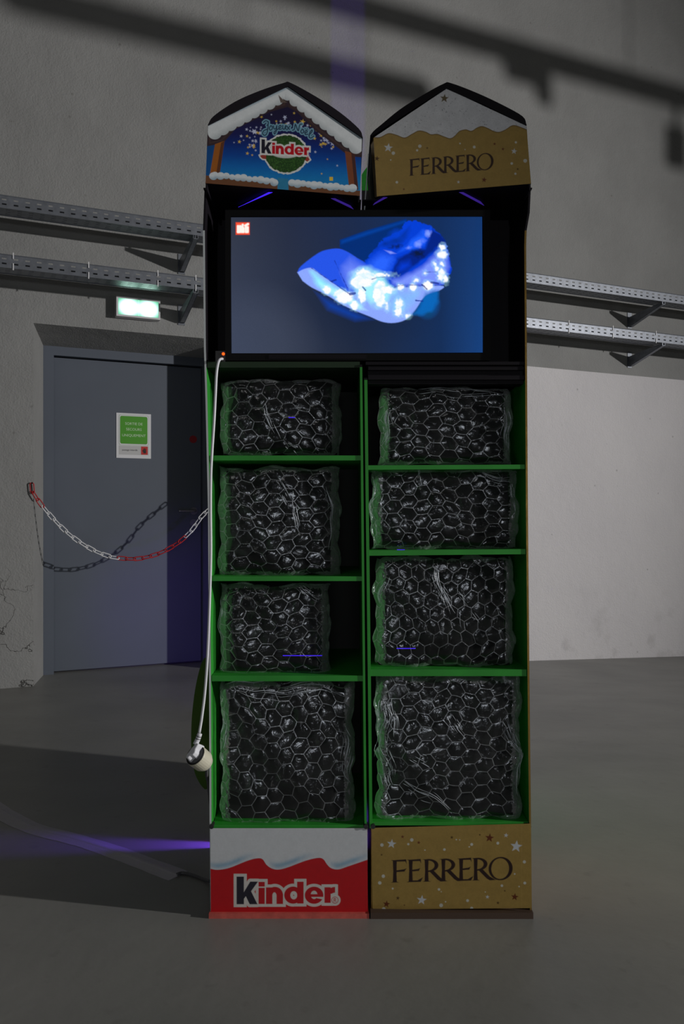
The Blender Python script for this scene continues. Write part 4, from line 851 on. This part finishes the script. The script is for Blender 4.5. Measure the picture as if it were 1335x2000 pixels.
# ------------------------------------------------------------------ cables
def cables():
    pts = [(434, 701, 2.118), (430, 701.5, 2.10), (426, 708, 2.085), (422.5, 730, 2.075), (420.5, 770, 2.07), (418, 820, 2.07), (414, 880, 2.07), (411.5, 930, 2.07), (411, 1000, 2.07), (411.5, 1080, 2.07), (409, 1180, 2.07), (405, 1280, 2.07), (400, 1350, 2.07), (394, 1400, 2.065), (389, 1431, 2.06)]
    C = smooth_line([UP(*p) for p in pts], 6)
    root = thing('power_cable', UP(380, 1488, 2.06), 'white power cable hanging down the left edge from the television', 'cable')
    b = MB(); b.tube(C, .0036, 10); b.build('cord', M['cable'], root, smooth=True)
    sl = [UP(389.5, 1428, 2.06), UP(387, 1441, 2.06), UP(381, 1455, 2.058)]
    b = MB(); b.tube(smooth_line([UP(390, 1433, 2.06), UP(386, 1444, 2.06), UP(381.5, 1454, 2.058)], 5), np.linspace(.0062, .0068, 11), 12); b.build('strain_relief', M['cable'], root, smooth=True)
    for t in (.2, .45, .7):                                  # grooves of the sleeve
        c = UP(389.5-7*t, 1434+19*t, 2.06); d = UP(383, 1453, 2.06)-UP(390, 1434, 2.06); d /= np.linalg.norm(d)
        q = MB(); q.tube([c-d*.0008, c+d*.0008], .0069, 12); q.build('groove', M['greycable'], root)
    # angled plug: flat body lying across the socket
    ax = np.array([.46, .62, -.64]); ax /= np.linalg.norm(ax)                      # socket axis, away from the viewer
    up = UP(384, 1455, 2.058)-UP(375, 1488, 2.058); up -= ax*(up @ ax); up /= np.linalg.norm(up); sd = np.cross(ax, up)
    c0 = UP(378, 1472, 2.05)
    def P(a, b_, d): return c0+up*a+sd*b_+ax*d
    def slab(o, zf, zb, k=.82): m = MB(); m.prism([P(a*k, b_*k, zf) for a, b_ in o], [P(a, b_, zb) for a, b_ in o]); return m
    out = [(.030, -.005), (.030, .006), (.014, .0085), (.006, .0150), (-.006, .0150), (-.007, .0075), (-.021, .006), (-.0225, -.003), (-.014, -.008), (.010, -.008)]
    m = slab(out, -.012, .012); o = m.build('plug', M['cable'], root); bv = o.modifiers.new('round', 'BEVEL'); bv.width = .0025; bv.segments = 2
    # extension socket
    s0 = c0+ax*.012
    rt = thing('extension_socket', s0+ax*.03, 'round cream extension socket dangling at the left edge of the column', 'socket')
    m = MB(); m.tube([s0-ax*.004, s0+ax*.0, s0+ax*.03, s0+ax*.042, s0+ax*.05], [.0268, .0278, .0268, .021, .010], 28); o = m.build('socket_body', M['cream'], rt, smooth=False)
    m = MB(); ring = [s0-ax*.005+(up*math.cos(a)+sd*math.sin(a))*.0245 for a in np.linspace(0, 2*math.pi, 28, endpoint=False)]; m.tube(ring, .0022, 6, closed=True); m.build('socket_rim', M['letterblack'], rt, smooth=True)
    m = MB(); m.tube([s0-ax*.006, s0-ax*.004], .0225, 24); m.build('socket_face', M['greycable'], rt)
    for k, (a0, n) in enumerate(((.30, 7), (.75, 4))):       # small worn printed marks round the body
        for i in range(n):
            an = math.radians(205+i*11); p = s0+ax*(.012+.011*k)+(up*math.cos(an)+sd*math.sin(an))*.0276
            q = MB(); tt = np.cross(ax, (p-s0-ax*(.012+.011*k))); tt /= np.linalg.norm(tt); nn = (up*math.cos(an)+sd*math.sin(an))
            w_, h_ = (.0014, .0022) if k == 0 else (.002, .003)
            q.prism([p-tt*w_-ax*h_, p+tt*w_-ax*h_, p+tt*w_*.6+ax*h_, p-tt*w_+ax*h_*.7], [v-nn*.0012 for v in (p-tt*w_-ax*h_, p+tt*w_-ax*h_, p+tt*w_*.6+ax*h_, p-tt*w_+ax*h_*.7)]); q.build('printed_mark', M['greycable'], rt)
    e0 = s0+ax*.05
    end = FL(345, 1712); C = smooth_line([e0, e0+np.array([-.004, .012, -.03]), (-.352, 2.16, .32), (-.352, 2.23, .18), (-.353, 2.25, .07), (-.362, 2.27, .018), (-.385, 2.30, .005), (-.42, 2.327, .005), (-.455, 2.343, .005), end+np.array([0, 0.0, .006])], 8)
    m = MB(); m.tube(C, .0045, 8); m.build('cord', M['greycable'], rt, smooth=True)
    # tape strip over the cable on the floor: a low ridge
    ctr = smooth_line([FL(348, 1711), FL(290, 1689), FL(215, 1661), FL(140, 1638), (FL(70, 1620)), FL(20, 1597), FL(-20, 1571), FL(-75, 1535)], 6)
    T = np.gradient(ctr, axis=0); T /= np.linalg.norm(T, axis=1)[:, None]; S = np.stack([-T[:, 1], T[:, 0], 0*T[:, 0]], 1)
    prof_ = [(-.036, .0012), (-.026, .002), (-.010, .0045), (-.004, .0065), (.004, .0065), (.010, .0045), (.026, .002), (.036, .0012)]
    V, Fc = [], []; k = len(prof_)
    for i, (p, s) in enumerate(zip(ctr, S)):
        wv = 1+.03*math.sin(i*.7)+.02*math.sin(i*1.9)
        for a, z in prof_: V.append(p+s*a*wv+np.array([0, 0, z]))
        for a in (.036, -.036): V.append(p+s*a*wv+np.array([0, 0, .0001]))
    n = k+2
    for i in range(len(ctr)-1):
        for j in range(n): Fc.append((i*n+j, i*n+(j+1) % n, (i+1)*n+(j+1) % n, (i+1)*n+j))
    Fc += [tuple(range(n))[::-1], tuple((len(ctr)-1)*n+j for j in range(n))]
    tag(mk('floor_tape', V, Fc, M['tape'], smooth=False), 'grey tape strip holding the cable down on the floor', 'tape')
cables()

# ------------------------------------------------------------------ bubble film bundles
def wrap(label, x0, y0, x1, y1, R=.0222, rot=0, seed=0, Yf=2.136, roll=.03, crease=(), skew=0., sq=1., folds=()):
    r = np.random.default_rng(seed); A, B = UP(x0, y1, Yf), UP(x1, y0, Yf); cx, cz = (A[0]+B[0])/2, (A[2]+B[2])/2; hw, hh = (B[0]-A[0])/2, (B[2]-A[2])/2
    root = thing('bubble_wrap', (cx, Yf+.05, A[2]), label, 'bubble wrap', 'bundles of bubble film in the compartments')
    rx, rz = roll, min(roll, .02); SX = hw-rx+rx*1.9; SZ = hh-rz+rz*1.9
    ph = r.uniform(0, 6.28, 12); amp = r.uniform(.4, 1, 12)
    ca, sa = math.cos(rot), math.sin(rot); ox, oz = r.uniform(-R, R, 2)
    def warp(s, t):                                          # in-plane wander of the sheet
        s2 = s+.004*np.sin(t*31+ph[0])+.003*np.sin(t*63+s*20+ph[1])+skew*t; t2 = t+.004*np.sin(s*27+ph[2])+.003*np.sin(s*55+t*17+ph[3]); return s2, t2
    def fold(q, half, rad):
        a = np.abs(q); c = half-rad; f = np.clip((a-c)/rad, 0, 2.2); return np.sign(q)*np.where(a < c, a, c+rad*np.sin(f)), np.where(a < c, 0, rad*(1-np.cos(f))), np.where(a < c, 0, f)*np.sign(q)
    def pos(s, t, bump):
        s, t = warp(s, t); X, dx, fx = fold(s, hw, rx); Z, dz, fz = fold(t, hh, rz)
        dep = dx+dz+.005*(np.sin(s*19+ph[4])*np.sin(t*17+ph[5])*amp[0])+.003*np.sin(s*37+t*29+ph[6])-.012*np.clip(1-(s/hw)**2, 0, 1)*np.clip(1-(t/hh)**2, 0, 1)
        for (ax_, az_, bx, bz, wd, dp) in crease:            # long pulled creases
            e = np.array([bx-ax_, bz-az_]); L = np.hypot(*e); e = e/L; al = (s-ax_*hw)*e[0]+(t-az_*hh)*e[1]; ac = (s-ax_*hw)*-e[1]+(t-az_*hh)*e[0]
            dep = dep+dp*np.sin(ac/wd*2*math.pi)*np.exp(-(ac/wd/1.6)**2)*sst(-.02, .04, al)*(1-sst(L*hh*.7, L*hh*1.1, al))
        bx_, bz_ = np.sin(fx)*bump, np.sin(fz)*bump
        # soft irregular outline
        X = X*(1+.022*np.sin(t*44+ph[7])+.012*np.sin(t*97+ph[9])); Z = Z*(1+.028*np.sin(s*38+ph[8])+.014*np.sin(s*83+ph[10]))
        return np.stack([cx+X+bx_, Yf+dep-bump*np.cos(fx)*np.cos(fz), cz+Z+bz_], -1)
    rings = [(1.0, 0.0), (.952, .05), (.80, .5), (.5, .86), (.22, 1.0)]; nseg = 18
    Vf, Ff, Vs, Fs = [], [], [], []
    nI = int(SX/R)+6; nJ = int(SZ/R/sq)+6
    for i in range(-nI, nI+1):
        for j in range(-nJ, nJ+1):
            hx = 1.5*R*i; hz = math.sqrt(3)*R*(j+.5*(i % 2)); gx, gz = hx*ca-hz*sa+ox, (hx*sa+hz*ca)*sq+oz
            if abs(gx) > SX or abs(gz) > SZ: continue
            am = r.uniform(.35, 1.0)*.0030; tx, tz = r.normal(0, .18, 2); pts = []; bm = []
            for q, h in rings:
                for k in range(nseg):
                    a = k/nseg*6; c0, c1 = int(a) % 6, (int(a)+1) % 6; f = a-int(a); P0, P1 = (np.array([math.cos(c*math.pi/3), math.sin(c*math.pi/3)]) for c in (c0, c1)); e = (P0*(1-f)+P1*f)*R*q
                    pts.append((gx+e[0]*ca-e[1]*sa, gz+(e[0]*sa+e[1]*ca)*sq)); bm.append(am*h*(1+(tx*e[0]+tz*e[1])/R))
            pts.append((gx, gz)); bm.append(am*1.02)
            pts = np.array(pts); P = pos(pts[:, 0], pts[:, 1], np.array(bm))
            k0 = len(Vf); Vf += P[nseg:].tolist()
            for a in range(len(rings)-2):
                for k in range(nseg): Ff.append((k0+a*nseg+k, k0+a*nseg+(k+1) % nseg, k0+(a+1)*nseg+(k+1) % nseg, k0+(a+1)*nseg+k))
            c_ = k0+(len(rings)-1)*nseg
            for k in range(nseg): Ff.append((k0+(len(rings)-2)*nseg+k, k0+(len(rings)-2)*nseg+(k+1) % nseg, c_))
            k1 = len(Vs); Vs += P[:2*nseg].tolist()
            for k in range(nseg): Fs.append((k1+k, k1+(k+1) % nseg, k1+nseg+(k+1) % nseg, k1+nseg+k))
    FF = np.array([list(f)+[f[0]]*(4-len(f)) for f in Ff]); VV = np.array(Vf)
    edge = mxm(np.abs(VV[:, 0]-cx)/hw-.02*np.sin(VV[:, 2]*90+seed), np.abs(VV[:, 2]-cz)/hh-.02*np.sin(VV[:, 0]*80+seed)); side = np.abs(VV[:, 0]-cx)/hw
    hz = (side[FF].mean(1) > .86) | ((edge[FF].mean(1) > .93))
    mk('film', Vf, Ff, [M['film'], M['haze']], root, hz.astype(np.int32), smooth=True); mk('weld_lines', Vs, Fs, M['seam'], root, smooth=True)
    # pulled creases of the film: thin raised ridges following the sheet
    fm = MB()
    for (xa, ya, xb, yb, nn, spread) in folds:
        pa, pb = UP(xa, ya, Yf), UP(xb, yb, Yf); d = np.array([pb[0]-pa[0], pb[2]-pa[2]]); Ld = np.hypot(*d); d /= Ld; nv = np.array([-d[1], d[0]])
        for q in range(nn):
            o0 = r.normal(0, .42)*spread*.00067; o1 = o0*r.uniform(.5, 1.7)+r.normal(0, .1)*spread*.00134; l0 = r.uniform(-.05, .7); l1 = min(l0+r.uniform(.12, .5), 1.15); bow = r.normal(0, .03)*Ld
            T_ = np.linspace(l0, l1, 6); S_ = pa[0]-cx+d[0]*T_*Ld+nv[0]*(o0*(1-T_)+o1*T_+bow*np.sin(T_*3.1)); Q_ = pa[2]-cz+d[1]*T_*Ld+nv[1]*(o0*(1-T_)+o1*T_+bow*np.sin(T_*3.1))
            unf = lambda q_, half, rad: np.sign(q_)*np.where(np.abs(q_) < half-rad, np.abs(q_), half-rad+rad*np.arcsin(np.clip((np.abs(q_)-half+rad)/rad, 0, .98)))
            P_ = pos(unf(S_, hw, rx), unf(Q_, hh, rz), np.full(6, .0032)); w_ = r.uniform(.00025, .0007); fm.tube(P_, np.array([.25, .9, 1, .9, .6, .2])*w_, 5)
    if folds: tag(fm.build('pulled_creases', M['crease'], root, smooth=True), kind='stuff')
    # crumpled inner layer behind
    n = 40; s, t = np.meshgrid(np.linspace(-hw*.94, hw*.94, n), np.linspace(-hh*.93, hh*.93, n))
    Yi = Yf+.065+.02*vnoise(s*1000+200, t*1000+200, 26, seed+40)+.012*vnoise(s*1000+200, t*1000+200, 11, seed+41)
    P = np.stack([cx+s, Yi, cz+t], -1).reshape(-1, 3); idx = np.arange(n*n).reshape(n, n); q = np.stack([idx[:-1, :-1], idx[:-1, 1:], idx[1:, 1:], idx[1:, :-1]], -1).reshape(-1, 4)
    Pc = np.stack([cx+s*1.01, Yf+.10-.012*np.cos(s/hw*1.5)*np.cos(t/hh*1.5)-.078*sst(.45, 1., -t/hh), cz+t*1.05], -1).reshape(-1, 3); mk('dark_core', Pc, q.tolist(), M['void'], root, smooth=True)  # added dark sheet in place of the shade behind the film
    mk('inner_film', P, q.tolist(), M['inner'], root, smooth=True)
D6 = math.radians
wrap('crumpled bubble film in the top compartment of the left column', 428, 741, 664, 889, seed=1, rot=D6(4), roll=.05, R=.0255, sq=.82, folds=[(556, 868, 582, 882, 9, 16), (566, 800, 600, 800, 5, 10), (520, 790, 540, 860, 8, 14)])
wrap('tall bubble film bundle in the second compartment of the left column', 424, 913, 662, 1125, seed=2, rot=D6(-2), roll=.05, R=.0253, sq=.78, folds=[(545, 930, 575, 985, 10, 24), (572, 960, 576, 1050, 9, 10), (640, 960, 645, 1090, 7, 12)])
wrap('bubble film sagging in the third compartment of the left column', 426, 1143, 642, 1319, seed=3, rot=D6(6), roll=.05, R=.0253, sq=.77, folds=[(588, 1150, 622, 1175, 10, 18), (430, 1170, 428, 1270, 8, 14)])
wrap('flat bubble film sheet filling the bottom left compartment', 430, 1334, 690, 1613, seed=4, rot=D6(1), roll=.028, R=.0236, Yf=2.122, folds=[(676, 1415, 682, 1530, 14, 14), (438, 1390, 436, 1460, 9, 10), (440, 1345, 680, 1350, 14, 16)])
wrap('neat bubble film block in the top compartment of the gold column', 742, 757, 1001, 907, seed=5, rot=D6(-2), roll=.034, R=.0253, sq=.75, folds=[(760, 795, 756, 860, 16, 16), (986, 800, 990, 890, 18, 18), (770, 764, 980, 768, 10, 10)])
wrap('wide bubble film block in the second compartment of the gold column', 726, 917, 1013, 1073, seed=6, rot=D6(-3), roll=.026, R=.0241, sq=.82, folds=[(940, 926, 1008, 945, 14, 14), (815, 920, 822, 950, 7, 10), (1000, 940, 1002, 1000, 8, 10), (735, 930, 730, 1050, 8, 12)])
wrap('creased bubble film with a bright pulled fold in the third gold column compartment', 733, 1087, 1005, 1304, seed=7, rot=D6(30), R=.0203, roll=.03, sq=1.08, folds=[(843, 1094, 862, 1160, 18, 14), (850, 1125, 890, 1200, 16, 16), (860, 1140, 868, 1180, 12, 10), (752, 1112, 748, 1190, 8, 10), (890, 1150, 950, 1235, 4, 12), (902, 1150, 903, 1250, 2, 6)])
wrap('glossy stretched bubble film filling the bottom compartment of the gold column', 735, 1322, 1018, 1604, seed=8, rot=D6(-1), roll=.026, R=.0250, sq=.84, Yf=2.122, folds=[(755, 1365, 738, 1470, 26, 34), (738, 1460, 764, 1535, 26, 34), (770, 1365, 770, 1440, 14, 24), (790, 1520, 880, 1580, 14, 22), (880, 1400, 905, 1440, 14, 22), (985, 1400, 1012, 1480, 18, 22), (1008, 1430, 1014, 1540, 10, 10), (800, 1470, 840, 1500, 8, 26)])
